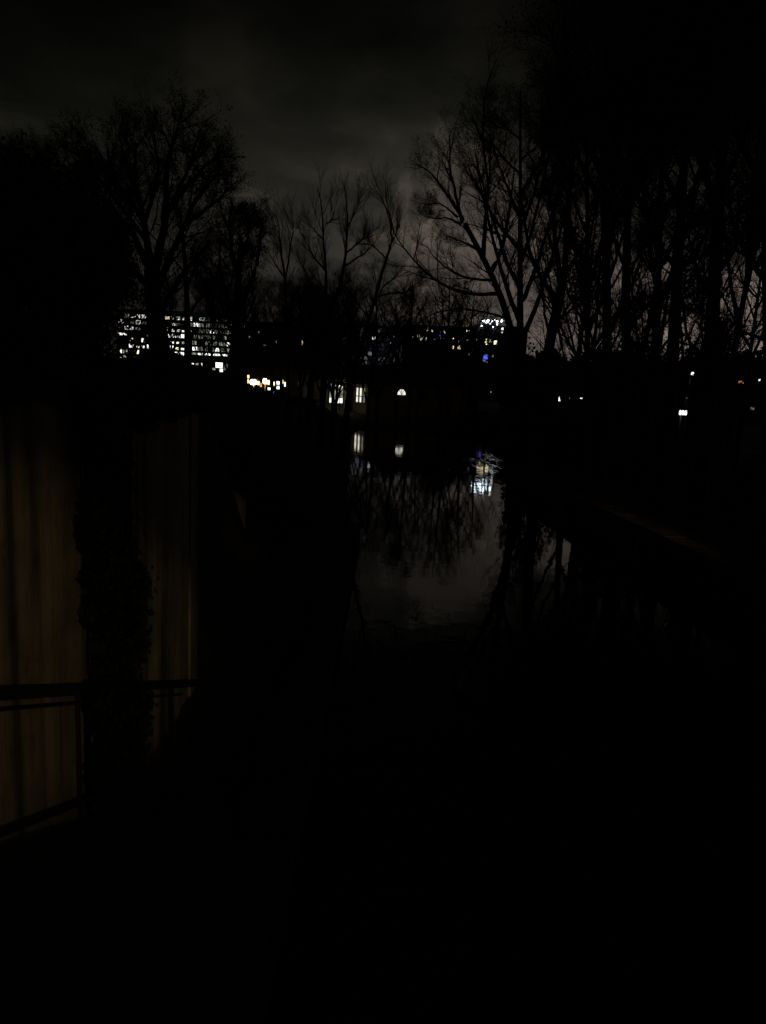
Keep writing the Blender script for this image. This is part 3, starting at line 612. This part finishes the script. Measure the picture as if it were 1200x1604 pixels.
bush('bush', 'large dark bush mass behind the house ridge', (P(690, 600, 142).x, 142, 1.0), 8.0, 5, 13.0, 20000, .42, 350)
for i, (x, Y, rx, rz, lab) in enumerate([(832, 46, 1.6, 6.6, 'tall dark bush below the narrow forked tree'), (893, 48, 1.6, 3.1, 'lower dark bush between two taller ones on the right'), (950, 44, 1.3, 6.8, 'tall dark bush beyond the close pair of trunks'), (1000, 46, 2.0, 6.4, 'tall dark bush below the leaning tree'), (1048, 47, 1.9, 6.0, 'tall dark bush behind the three-lobed lantern'), (1112, 44, 1.7, 6.6, 'tall dark bush behind the thick dark trunk'), (740, 101, 4, 2.4, 'wide dark bush on the far shore below the sign')]):
    p = P(x, 640, Y); bush('bush', lab, (p.x, Y, ground_h(p.x, Y)), rx, rx * .8, rz, 5500, .19, 380 + i)
# far wood on the right horizon: one mass
rng = np.random.default_rng(77); vv = []
for x0 in np.arange(800, 1330, 22):
    Y = rng.uniform(165, 205); p = P(x0 + rng.uniform(-8, 8), 560, Y); top = P(x0, rng.uniform(545, 566), Y).z; n = 2600
    d = norm(rng.normal(size=(n, 3))); r = rng.random(n) ** .33
    pts = np.array([p.x, Y, 1.5 + (top - 1.5) * .5]) + d * r[:, None] * np.array([3.6, 3.6, (top - 1.5) * .52])
    a = norm(rng.normal(size=(n, 3))); b = norm(np.cross(a, rng.normal(size=(n, 3)))); s = rng.uniform(.4, .8, n)[:, None]
    vv.append(np.stack([pts - a * s, pts + b * s * .6, pts + a * s, pts - b * s * .6], 1).reshape(-1, 3))
vv = np.concatenate(vv); o = link(bpy.data.objects.new('distant_wood', np_mesh('distant_wood', vv, np.arange(len(vv)).reshape(-1, 4), M_leaf, False)))
tag(o, 'dark distant wood along the horizon behind the right trees', 'wood', kind='stuff')

# ------------------------------------------------------------------ ivy on the wall
def ivy(label, regions, n, seed, size=.075):
    rng = np.random.default_rng(seed); root = empty('ivy', (WALL_X + .05, 7, 2), label, 'ivy'); off = np.array([WALL_X + .05, 7, 2])
    V = []
    for inside, y0, y1, z0, z1, share in regions:
        got = 0; need = int(n * share)
        while got < need:
            yy = rng.uniform(y0, y1, need); zz = rng.uniform(z0, z1, need); k = np.array([inside(a, b) for a, b in zip(yy, zz)]); yy, zz = yy[k][:need - got], zz[k][:need - got]; m = len(yy); got += m
            c = np.stack([WALL_X + .05 + np.abs(rng.normal(.05, .07, m)), yy, zz], 1) - off
            nrm = norm(np.stack([np.ones(m) * 1.0, rng.normal(0, .55, m), rng.normal(.25, .5, m)], 1)); a = norm(np.cross(nrm, rng.normal(size=(m, 3)) * .5 + np.array([0, 1, 0]))); b = np.cross(nrm, a); s = (size * rng.uniform(.5, 1.25, m))[:, None]
            V.append(np.stack([c - b * s * .75, c + a * s * .55 + nrm * s * .1, c + b * s * .5, c - a * s * .55 + nrm * s * .1], 1).reshape(-1, 3))
    V = np.concatenate(V); link(bpy.data.objects.new('foliage', np_mesh('foliage', V, np.arange(len(V)).reshape(-1, 4), M_ivy, False)), root)
    st = []
    for k in range(14):
        y0 = rng.uniform(*IVY_Y); zz = np.linspace(.4, 4.8, 10); st.append(np.stack([np.full(10, .0), y0 + np.cumsum(rng.normal(0, .06, 10)) - 7, zz - 2], 1))
    st = np.array(st); v, f = tubes(st, np.linspace(.022, .008, 10)[None].repeat(14, 0), 5); link(bpy.data.objects.new('stem', np_mesh('stem', v, f, M_bark)), root)
ya1, yb1 = y_at(131, 950, WALL_X), y_at(213, 950, WALL_X); IVY_Y = (ya1 + .1, yb1 - .1)
ya2, yb2 = y_at(140, 1200, WALL_X), y_at(214, 1200, WALL_X)
def strip(a, b):
    w = .09 * math.sin(b * 3.1) + .07 * math.sin(b * 7.7 + 1) + .05 * math.sin(b * 17); lo = ya1 - .18 + w + (.15 if b < 1.8 else 0) ; hi = yb1 - .50 + (.12 * math.sin(b * 4.3 + 2) + .08 * math.sin(b * 9.1) + .05 * math.sin(b * 21)) - max(0, b - 3.1) * .35
    return lo < a < hi
def drape(a, b): return b > 4.66 + .10 * math.sin(a * 2.1) + .10 * math.sin(a * 5.3 + 1) + .06 * math.sin(a * 11)
ivy('broad strip of dark ivy hanging down the lit concrete wall', [(strip, ya1 - .3, yb1 + .3, .3, 4.9, .80), (drape, ya1 - .4, WALL_END, 4.2, 4.95, .20)], 27000, 91, .07)

# ------------------------------------------------------------------ lit things: windows, signs, lamps
G = dict(white=glowmat('lit_white', (1, .97, .90), 1.4, .5), cool=glowmat('lit_cool', (.90, 1, .96), 1.7, .6), dim=glowmat('lit_dim_green', (.86, .95, .72), .32, .7), dimmer=glowmat('lit_dimmer', (.9, .92, .75), .12, .8),
         cream=glowmat('lit_cream', (1, .88, .55), 1.9, .4), warm=glowmat('lit_warm', (1, .70, .38), 1.9, .5), orange=glowmat('lit_orange', (1, .40, .12), .9, .4), lilac=glowmat('lit_lilac', (.62, .60, 1), .014, .9, .25), lilacw=glowmat('lit_lilac_white', (.85, .84, 1), .15, .8),
         blue=glowmat('lit_blue', (.10, .12, 1), 1.0, .4), bluew=glowmat('lit_blue_white', (.72, .88, 1), 12., .2), hot=glowmat('lit_hot_white', (1, .98, .94), 1.5), hotw=glowmat('lit_hot_warm', (1, .80, .52), 9.0), red=glowmat('lit_red', (1, .08, .05), 1.6), houselit=glowmat('lit_house', (1, .95, .82), 1.05, .25, .8), dark=mat('dark_pane', (.02, .02, .022), (.012, .012, .014), 2, .15))
WM = {}
def win_mesh(key, mull=0):
    """unit window: proud frame, recessed pane, optional middle bar (x across, z up, faces -y)"""
    if (key, mull) in WM: return WM[(key, mull)]
    b = MB(); t = .07
    b.box(-.5, -.12, -.5, -.5 + t, .1, .5).box(.5 - t, -.12, -.5, .5, .1, .5).box(-.5 + t, -.12, .5 - t, .5 - t, .1, .5).box(-.5 + t, -.12, -.5, .5 - t, .1, -.5 + t)
    if mull: b.box(-.03, -.10, -.5 + t, .03, .02, .5 - t)
    b.box(-.5 + t, -.05, -.5 + t, .5 - t, .08, .5 - t, m=1)
    WM[(key, mull)] = b.mesh('window', M_frame, G[key]); return WM[(key, mull)]
def add_win(parent, px, py, w, h, Y, key, mull=0, name='window'):
    p = P(px, py, Y); o = bpy.data.objects.new(name, win_mesh(key, mull)); link(o, parent)
    k = Y / FPX; o.location = p - Vector(parent.location) + Vector((0, -.06, 0)); o.scale = (w * k / .86, .8, h * k / .86); return o
def block(name, label, cat, x0, x1, ytop, Y, depth, floors=0, m=None, roof=True):
    """box building facing the viewer with parapet, plinth and floor bands; returns root"""
    a, b = P(x0, 560, Y), P(x1, 560, Y); top = P((x0 + x1) / 2, ytop, Y).z; g = ground_h((a.x + b.x) / 2, Y) - .4
    root = empty(name, ((a.x + b.x) / 2, Y, g), label, cat); hw = (b.x - a.x) / 2; H = top - g
    MB().box(-hw, 0, 0, hw, depth, H).build('wall', m or M_facade, root)
    MB().box(-hw - .25, -.25, H + .003, hw + .25, depth + .25, H + .5).build('roof', M_roof if not floors else M_metal, root)
    for i in range(1, floors): MB().box(-hw - .06, -.10, H * i / floors - .12, hw + .06, .05, H * i / floors + .12).build('floor_band', M_sill, root)
    return root
rnd = random.Random(9)
# office block
off_b = block('office_block', 'multi-storey office block with rows of white lit windows behind the leafy tree', 'building', 186, 368, 489, 400, 16)
for r in range(8):
    y = 498 + 9.35 * r
    for c in range(20):
        x = 190 + 9.0 * c - .047 * 9.35 * r
        yy = y + .047 * (x - 275)
        if x < 206: k = rnd.choice(['dimmer', 'dim', 'dark', 'dark', 'white'])
        elif x < 250: k = 'white' if r in (0, 5) else rnd.choice(['cream', 'white', 'dim', 'dark', 'dark', 'dimmer'])
        elif x < 308: k = rnd.choice(['white', 'white', 'cool', 'cream', 'dark', 'dim', 'dimmer', 'dark'])
        else: k = 'cool' if r == 6 else rnd.choice(['dim', 'dim', 'dimmer', 'cool', 'dimmer', 'dark', 'dim'])
        if x > 308:
            for q in (-2.2, 2.2): add_win(off_b, x + q, yy, 3.6, 5.4, 400, k)
        else:
            cut = rnd.choice((0, 0, 0, 1.2, 2.0, 2.8))      # blinds let down to different heights
            add_win(off_b, x + rnd.uniform(-.5, .5), yy + cut / 2, rnd.choice((7.2, 7.2, 6.0, 4.4)), 5.6 - cut, 400, k, rnd.choice((0, 1)))
# white shopfront below it and the warm-lit low building
shop = block('shop', 'low shop with one glaring white window below the office block', 'building', 300, 366, 562, 120, 9)
add_win(shop, 343.5, 572, 11, 8, 120, 'hot'); add_win(shop, 347, 580, 5, 5, 120, 'hot'); add_win(shop, 334, 579, 7, 5, 120, 'dim'); add_win(shop, 354, 575, 6, 9, 120, 'dimmer')
for x in (302, 309, 317): add_win(shop, x, 571.5, 4, 5, 120, 'white' if x != 309 else 'dim')
kiosk = block('low_building', 'low building with a row of warm and greenish lit panes on the left bank', 'building', 374, 476, 582, 110, 8)
for x, y, w, h, k in [(379, 589, 4, 4, 'white'), (377, 596, 4, 6, 'warm'), (389, 590, 4, 5, 'warm'), (388, 597, 4, 6, 'warm'), (405, 600, 4, 6, 'warm'), (409, 603, 3, 6, 'orange'), (420, 599, 5, 7, 'warm'), (428, 601, 5, 6, 'warm'), (436, 600, 5, 5, 'cool'), (442, 598, 4, 6, 'warm'), (447, 602, 3, 7, 'white'), (452, 602, 3, 7, 'white'),
                      (423, 609, 7, 4, 'cool'), (437, 607, 7, 5, 'cool'), (421, 616, 4, 2.5, 'lilacw'), (427, 615, 4, 4, 'blue'), (469, 601, 2.5, 6, 'dim')]:
    add_win(kiosk, x, y, w, h, 110, k)
# lamps: pole, arm, head
def lamp(label, px, py, Y, wpx, hpx, key, cat='street lamp', name='street_lamp', lobes=1, group=None, power=0, tint=(1, .9, .75)):
    p = P(px, py, Y); g = ground_h(p.x, Y); k = Y / FPX; root = empty(name, (p.x, Y, g - .05), label, cat, group or ('lit lamps along the banks' if name == 'street_lamp' else None)); hh = p.z - g + .05; w, h = wpx * k / 2, hpx * k / 2
    MB().tube([(0, .25, 0), (0, .25, hh * .5), (0, .25, hh + h + .1)], [.07, .055, .045], 8).build('pole', M_metal, root, True)
    MB().tube([(0, .25, hh + h + .06), (0, 0, hh + h + .06)], [.03, .03], 6).box(-w * 1.05, -h - .02, hh + h + .002, w * 1.05, h + .02, hh + h + .07).build('hood', M_metal, root)
    for j in range(lobes):
        b = MB(); cx = (j - (lobes - 1) / 2) * 2 * w / lobes; ww = w / lobes * .96
        b.tube([(cx, 0, hh - h), (cx, 0, hh - h * .8), (cx, 0, hh - h * .2), (cx, 0, hh + h * .5), (cx, 0, hh + h)], [ww * .45, ww * .8, ww, ww * .9, ww * .55], 10)
        b.build('globe', G[key], root, True)
    if power:
        l = bpy.data.lights.new('lamp_light', 'POINT'); l.energy = power; l.color = tint; l.shadow_soft_size = .12
        lo_ = link(bpy.data.objects.new('lamp_light', l), root); lo_.location = (0, -.1, hh - h - .2)
    return root
lamp('single white street lamp high at the left above the bank', 169, 514, 70, 3.6, 3.6, 'hot')
lamp('larger glaring warm lamp on the left bank', 397, 598.5, 95, 12, 8, 'hotw', power=70, tint=(1, .6, .25))
lamp('smaller glaring warm lamp right of the larger one', 415, 597, 97, 7, 8, 'hotw', power=50, tint=(1, .6, .25))
lamp('small round white lamp among the right trunks', 1085, 585.5, 38, 5, 5, 'hot')
lamp('wide three-lobed white lantern low among the right trunks', 1070, 646.5, 37, 12.5, 7.5, 'hot', lobes=3)
lamp('tiny white lamp just above the three-lobed lantern', 1077, 623.5, 39, 2.2, 3.4, 'white')
lamp('tiny white lamp left of the orange sign', 1146.5, 597.5, 140, 3, 3, 'hot')
lamp('tiny twin white lamp at the right edge', 1190, 595.5, 140, 3.6, 3, 'white', lobes=2)
lamp('tiny white lamp beside the lit cottage window', 911, 624, 120, 4, 2.6, 'white', lobes=2)
lamp('faint tiny lamp far right of the house', 769, 614, 150, 2, 2, 'dim')

# bluish block behind the house
blu = block('glass_block', 'bluish glass-fronted block seen through the twigs above the house', 'building', 536, 626, 511, 300, 14)
for r in range(8):
    for c in range(13):
        x = 541 + 6.7 * c - .36 * r; y = 517 + 7.4 * r + .047 * (x - 580)
        add_win(blu, x, y, 5.6, 5.6, 300, 'lilacw' if (c in (3, 4, 5) and r in (0, 1, 7, 6)) or rnd.random() < .10 else 'lilac')
for x, y, w, h in [(586, 529.5, 5, 4), (613.5, 536, 3.5, 4), (617, 526, 2.6, 3)]: add_win(blu, x, y, w, h, 299.6, 'hot')
b0 = block('brick_block', 'dark block with one cream window left of the bluish block', 'building', 455, 534, 512, 330, 12)
for x, y, w, h, k in [(516, 518.5, 7, 4, 'cream'), (473, 525, 2, 10, 'orange'), (474, 537, 2, 7, 'warm'), (470, 516, 3, 3, 'lilacw'), (505, 547, 3, 4, 'dimmer'), (487, 530, 3, 4, 'dimmer'), (526, 516, 4, 3, 'lilac')]: add_win(b0, x, y, w, h, 330, k)
b5 = block('terrace_block', 'long dark block behind the warm lamps with a few dim panes', 'building', 368, 457, 506, 310, 12)
for x, y, w, h, k in [(383, 511, 4, 3, 'dim'), (379, 521, 3, 4, 'dimmer'), (406, 520, 3, 3, 'dim'), (392, 528, 4, 3, 'dimmer'), (415, 541, 5, 2, 'dimmer'), (432, 536, 3, 4, 'dimmer'), (448, 522, 3, 3, 'dim'), (386, 545, 4, 3, 'dimmer'), (440, 556, 4, 3, 'dimmer')]: add_win(b5, x, y, w, h, 310, k)
b3 = block('apartment_block', 'far apartment block with small warm and blue-lit windows', 'building', 630, 738, 512, 350, 14)
for x, y, w, h, k in [(670, 519, 4, 6, 'cream'), (677.5, 517.5, 3, 4, 'cream'), (672, 513.5, 3, 3, 'dim'), (653, 527, 2.4, 6, 'cream'), (657.5, 526, 2, 4, 'dim'), (660, 531, 3, 4, 'cream'), (663.5, 530, 2.2, 6, 'white'), (667, 531, 2.4, 6, 'white'), (697, 520, 3, 3.4, 'white'), (690, 520.5, 2, 2, 'lilacw'), (688, 525, 5, 3, 'blue'), (681, 531, 3, 3, 'lilacw'), (687, 531, 3, 3, 'lilacw'), (691.5, 530, 3, 3, 'lilacw'), (696, 530.5, 2.4, 3, 'lilacw'), (690, 535.5, 6, 2, 'blue'), (694, 524, 3, 3, 'lilac'),
                      (702, 530, 3, 2, 'cream'), (706, 533.5, 5, 3, 'cream'), (710, 530, 3, 1.6, 'cream'), (717.5, 533.5, 2.4, 3.6, 'white'), (722.5, 532, 5, 3.4, 'white'), (703, 542.5, 5, 4.5, 'white'), (709, 544.5, 5, 5, 'warm'), (719, 544.5, 7, 5.6, 'warm'), (733, 518.5, 5, 2.6, 'cream'), (729, 527, 4, 2, 'dimmer'), (733, 533, 5, 2.6, 'dim'), (721, 555, 4, 1.4, 'dim'), (734.5, 555, 1.6, 2, 'dim'), (684, 523, 3, 3, 'lilac'), (647, 528, 2, 3, 'dim')]:
    add_win(b3, x, y, w, h, 350, k)
b4 = block('sign_tower', 'dark tower with lit windows under the blue-white roof sign', 'building', 741, 824, 512, 340, 14)
for x, y, w, h, k in [(762.5, 537.5, 5.6, 4.6, 'cream'), (768, 533.5, 5, 5, 'cream'), (776, 536.5, 4.6, 6, 'cream'), (762, 532, 2, 2.4, 'warm'), (759.5, 555.3, 3.4, 2.4, 'lilacw'), (760.5, 559, 7, 7, 'blue'), (758, 565, 5, 3, 'lilacw'), (763, 567, 2, 2, 'lilacw'), (764, 558, 2, 2.6, 'lilac'), (772, 557.5, 1.6, 3, 'dim'), (746, 533.5, 2, 5, 'dim'), (787, 515, 3.4, 3.6, 'hot'), (786.5, 520.6, 2.4, 2.2, 'white'), (813, 506 + 8, 3, 4, 'dim'), (815, 537, 3, 2, 'dim'), (818, 545, 2.4, 2.4, 'white')]:
    add_win(b4, x, y, w, h, 340, k)
# roof sign: carrier frame and separate glowing letters, too far off to be read
p = P(770, 507, 339); sign = empty('roof_sign', (p.x, 339, P(770, 512, 340).z + .5), 'blue-white glowing roof sign on the dark tower', 'sign'); k = 339 / FPX
MB().box(-6.2, .15, 0, -5.9, .4, 4.2).box(6.2, .15, 0, 5.9, .4, 4.2).box(-6.2, .15, .05, 6.2, .35, .3).box(-6.2, .15, 3.8, 6.2, .35, 4.05).build('frame', M_metal, sign)
for x, y, w, h in [(758.2, 503, 4.5, 4), (761.8, 504, 3.5, 6.5), (764.8, 502.5, 3, 5), (767.8, 507.5, 4, 3), (770.6, 503, 3.6, 3.6), (775.4, 501.2, 2, 4), (778.8, 503.2, 3.6, 4), (779, 508, 3, 3), (786, 503, 3.6, 3.8), (755, 510.7, 3.2, 3), (772.3, 512.2, 2.6, 2.4)]:
    q = P(x, y, 339); dx, dz = q.x - p.x, q.z - sign.location.z; a, b = w * k * .46, h * k * .46
    MB().prism([(dx + a * math.cos(t), 0, dz + b * math.sin(t)) for t in np.linspace(0, 2 * math.pi, 10, endpoint=False)], (0, -.1, 0), (0, .1, 0)).build('letter', G['bluew'], sign)

# ------------------------------------------------------------------ the house across the water
HY = 120.0; c0 = P(579, 640, HY); th = R(20)
house = empty('house', (c0.x, HY, .45), 'dark hip-roofed house with three narrow lit lights and an arched window', 'house', rz=th)
FW, FD, EV, RG = 17.0, 10.5, 5.3, 9.0      # front length, depth, eave and ridge height above its base
MB().box(0, 0, 0, FW, FD, EV).build('wall', M_render, house)
o_ = .45; e = EV - .05; rf = MB()
A, B, C_, D = (-o_, -o_, e), (FW + o_, -o_, e), (FW + o_, FD + o_, e), (-o_, FD + o_, e); E_, F_ = (FD / 2, FD / 2, RG), (FW - FD / 2, FD / 2, RG)
rf.poly([A, B, F_, E_]).poly([B, C_, F_]).poly([C_, D, E_, F_]).poly([D, A, E_]).poly([A, D, C_, B])
roof = rf.build('roof', M_roof, house)
MB().box(FD / 2 + .8, FD / 2 - .35, RG - .8, FD / 2 + 1.5, FD / 2 + .35, RG + 1.0).build('chimney', M_moss, roof)
MB().tube([(-o_ - .05, -o_ - .06, e + .02), (FW + o_, -o_ - .06, e + .02)], [.07, .07], 6).build('gutter', M_metal, roof)
MB().tube([(-o_ - .06, -o_ - .05, e + .02), (-o_ - .06, FD + o_, e + .02)], [.07, .07], 6).build('gutter', M_metal, roof)
MB().tube([(-.07, .25, 0), (-.07, .25, e - .1)], [.05, .05], 6).build('downpipe', M_metal, house)
inv = house.matrix_basis.inverted() if False else (Matrix.Translation(house.location) @ Matrix.Rotation(th, 4, 'Z')).inverted()
def hit(px, py, axis, val):
    """local point of the house plane (axis = val) seen at a pixel"""
    o0 = inv @ Vector((0, 0, CAM_H)); d = inv.to_3x3() @ (P(px, py, 1) - Vector((0, 0, CAM_H))); return o0 + d * ((val - o0[axis]) / d[axis])
# three tall lights in the left face (plane x = 0)
w3 = bpy.data.objects.new('window', None); w3.empty_display_size = .2; link(w3, house)
lo, hi_ = hit(560, 629.5, 0, 0), hit(560, 607.5, 0, 0)
for px, key in ((560.3, 'houselit'), (565.6, 'houselit'), (571.2, 'dimmer')):
    a_, b_ = hit(px - 1.45, 618, 0, 0).y, hit(px + 1.45, 618, 0, 0).y; y0, y1 = min(a_, b_), max(a_, b_)
    MB().box(-.06, y0, lo.z, -.02, y1, hi_.z).build('pane', G[key], w3)
    zc_ = lo.z + (hi_.z - lo.z) * .42
    MB().box(-.10, y0 - .12, lo.z - .12, -.061, y0, hi_.z + .12).box(-.10, y1, lo.z - .12, -.061, y1 + .12, hi_.z + .12).box(-.10, y0, zc_ - .07, -.061, y1, zc_ + .07).box(-.10, y0, hi_.z, -.061, y1, hi_.z + .12).box(-.10, y0, lo.z - .12, -.061, y1, lo.z).build('frame', M_frame, w3)
ysl = [hit(557, 631, 0, 0).y, hit(575, 631, 0, 0).y]
MB().box(-.22, min(ysl), lo.z - .28, .05, max(ysl), lo.z - .125).build('sill', M_sill, w3)
# arched window in the front (plane y = 0)
wa = bpy.data.objects.new('arched_window', None); wa.empty_display_size = .2; link(wa, house)
q0, q1, qt = hit(622.3, 618, 1, 0), hit(635.2, 617, 1, 0), hit(629, 609.6, 1, 0); cx, rx_, rz_ = (q0.x + q1.x) / 2, (q1.x - q0.x) / 2, qt.z - q0.z
arc = [(cx + rx_ * math.cos(t), 0, q0.z + rz_ * math.sin(t)) for t in np.linspace(0, math.pi, 13)]
MB().prism(arc, (0, -.06, 0), (0, -.02, 0)).build('pane', G['houselit'], wa)
fr = MB(); big = [(cx + (p_[0] - cx) * 1.18, 0, q0.z + (p_[2] - q0.z) * 1.2) for p_ in arc]
for i in range(12):
    fr.prism([arc[i], arc[i + 1], big[i + 1], big[i]], (0, -.12, 0), (0, -.01, 0))
for t in (.9, 1.57, 2.2): fr.prism([(cx - .04, 0, q0.z), (cx + .04, 0, q0.z), (cx + rx_ * math.cos(t) + .04, 0, q0.z + rz_ * math.sin(t)), (cx + rx_ * math.cos(t) - .04, 0, q0.z + rz_ * math.sin(t))], (0, -.10, 0), (0, -.063, 0))
fr.build('frame', M_frame, wa)
for px in (660, 690): # unlit windows of the front
    a_ = hit(px - 5, 628, 1, 0); b_ = hit(px + 5, 612, 1, 0)
    w_ = bpy.data.objects.new('window', None); w_.empty_display_size = .2; link(w_, house)
    MB().box(a_.x, -.05, a_.z, b_.x, .02, b_.z).build('pane', G['dark'], w_)
    MB().box(a_.x - .1, -.12, a_.z - .1, a_.x, 0, b_.z + .1).box(b_.x, -.12, a_.z - .1, b_.x + .1, 0, b_.z + .1).box(a_.x, -.12, b_.z, b_.x, 0, b_.z + .1).box(a_.x, -.12, a_.z - .1, b_.x, 0, a_.z).box((a_.x + b_.x) / 2 - .04, -.1, a_.z, (a_.x + b_.x) / 2 + .04, -.052, b_.z).build('frame', M_frame, w_)
# studio wing with the big divided window
SY = 126.0; s0, s1 = P(482, 630, SY), P(541, 630, SY); sz = 1.0
stud = empty('studio', ((s0.x + s1.x) / 2, SY, sz), 'low studio left of the house with a tall divided lit window', 'building'); hw = (s1.x - s0.x) / 2
MB().box(-hw, 0, 0, hw, 7, 5.4).build('wall', M_render, stud)
MB().prism([(-hw - .4, 0, 5.35), (hw + .4, 0, 5.35), (0, 0, 7.6)], (0, -.4, 0), (0, 7.4, 0)).build('roof', M_roof, stud)
sw = bpy.data.objects.new('window', None); sw.empty_display_size = .2; link(sw, stud)
def S_(px, py): q = P(px, py, SY); return q.x - stud.location.x, q.z - sz
xa_, zb_ = S_(516, 630.5); xm_, _z = S_(527.8, 630.5); xe_, _z = S_(536.5, 630.5); _x, zm_ = S_(527, 623.5); _x, zt_ = S_(527, 600.5)
for (u0, u1) in ((xa_, xm_ - .06), (xm_ + .06, xe_)):
    MB().box(u0, -.05, zb_, u1, -.01, zm_).build('pane', G['hot'], sw)
    zs = np.linspace(zm_ + .08, zt_, 3)
    for i in range(2): MB().box(u0, -.05, zs[i], u1, -.01, zs[i + 1] - .08).build('pane', G['dim'], sw)
fb = MB()
fb.box(xa_ - .1, -.12, zb_ - .1, xa_, 0, zt_ + .1).box(xe_, -.12, zb_ - .1, xe_ + .1, 0, zt_ + .1).box(xm_ - .058, -.12, zb_, xm_ + .058, 0, zt_).box(xa_, -.12, zt_, xe_, 0, zt_ + .1).box(xa_, -.12, zb_ - .1, xe_, 0, zb_)
fb.box(xa_, -.10, zm_ + .003, xm_ - .06, 0, zm_ + .077).box(xm_ + .06, -.10, zm_ + .003, xe_, 0, zm_ + .077); fb.build('frame', M_frame, sw)
lamp('small round lamp glowing before the studio window', 533, 604, 124, 4, 4, 'hot', name='garden_lamp', cat='lamp', power=26, tint=(1, .85, .55))

# far cottage and sign building on the right
cot = block('cottage', 'dark far cottage with one small lit window', 'house', 862, 922, 612, 130, 8)
add_win(cot, 877.3, 625, 5, 6.5, 130, 'hot'); add_win(cot, 893, 624, 2.4, 3, 130, 'dimmer')
rb = block('corner_building', 'dark building at the right edge carrying a small orange sign', 'building', 1128, 1230, 570, 150, 10)
add_win(rb, 1096 + 50, 566, 4, 5, 150, 'dimmer'); add_win(rb, 1178, 640, 6, 4, 150, 'dimmer'); add_win(rb, 1167, 646, 4, 4, 150, 'dimmer')
p = P(1161, 598, 149.5); os_ = empty('shop_sign', tuple(p), 'small orange illuminated sign at the right edge', 'sign'); k = 149.5 / FPX
MB().box(-8 * k, .05, -4 * k, 8 * k, .4, 4 * k).build('board', M_paint, os_)
for x0, z0, x1, z1 in [(-6, 2, -4.5, -2), (-4.5, -2, -3, 2), (-2, 1, -2, -2), (-.5, 2, .8, -1), (2, 2, 3, -1.5), (4.6, 3, 3, -3), (6.5, -2, 7.2, -3)]:
    MB().tube([(x0 * k, 0, z0 * k), (x1 * k, 0, z1 * k)], [.45 * k, .45 * k], 6).build('letter', G['orange'], os_)
p = P(1163, 553, 190); g = ground_h(p.x, 190); ms = empty('mast', (p.x, 190, g), 'thin mast with a red beacon at the right', 'mast')
MB().tube([(0, 0, 0), (0, 0, p.z - g - .3)], [.2, .08], 8).build('pole', M_metal, ms); MB().tube([(0, 0, p.z - g - .3), (0, 0, p.z - g), (0, 0, p.z - g + .3)], [.12, .22, .1], 8).build('beacon', G['red'], ms)

# ------------------------------------------------------------------ things afloat
def on_water(px, py): d = P(px, py, 1) - Vector((0, 0, CAM_H)); return Vector((0, 0, CAM_H)) + d * (-CAM_H / d.z)
M_litter = mat('white_plastic', (.75, .75, .75), (.6, .6, .6), 8, .5)
q = on_water(1003, 987); b = MB(); 
b.prism([(-.05, -.06, 0), (.05, -.05, 0), (.03, .06, 0), (-.03, .05, 0)], (0, 0, -.02), (0, 0, .03)).prism([(-.04, 0, .031), (.04, 0, .031), (0, 0, .09)], (0, -.03, 0), (0, .03, 0))
o = b.build('litter', M_litter); o.location = q; tag(o, 'small scrap of white litter floating near the right bank', 'litter')
for i, (px, py, lab) in enumerate([(663, 1214, 'upper floating leaf in the black foreground water'), (701, 1250, 'lower floating leaf in the black foreground water')]):
    q = on_water(px, py); b = MB(); b.prism([(-.07, 0, 0), (-.02, -.04, .0), (.05, -.03, 0), (.08, 0, 0), (.05, .03, 0), (-.02, .04, 0)], (0, 0, .002), (0, 0, .008)); o = b.build('leaf', M_leaf); o.location = q; o.rotation_euler.z = i * 1.3; tag(o, lab, 'leaf', 'leaves afloat on the water')
a, b2 = on_water(1088, 1327), on_water(1122, 1345); d = (b2 - a)
b = MB(); b.tube([(0, 0, 0), tuple(d * .4 + Vector((0, .04, .05))), tuple(d)], [.03, .025, .012], 7).tube([tuple(d * .4 + Vector((0, .04, .05))), tuple(d * .7 + Vector((.1, .2, .08)))], [.014, .005], 5)
o = b.build('branch', M_bark, smooth=True); o.location = a; tag(o, 'broken branch drifting in the dark water at lower right', 'branch')
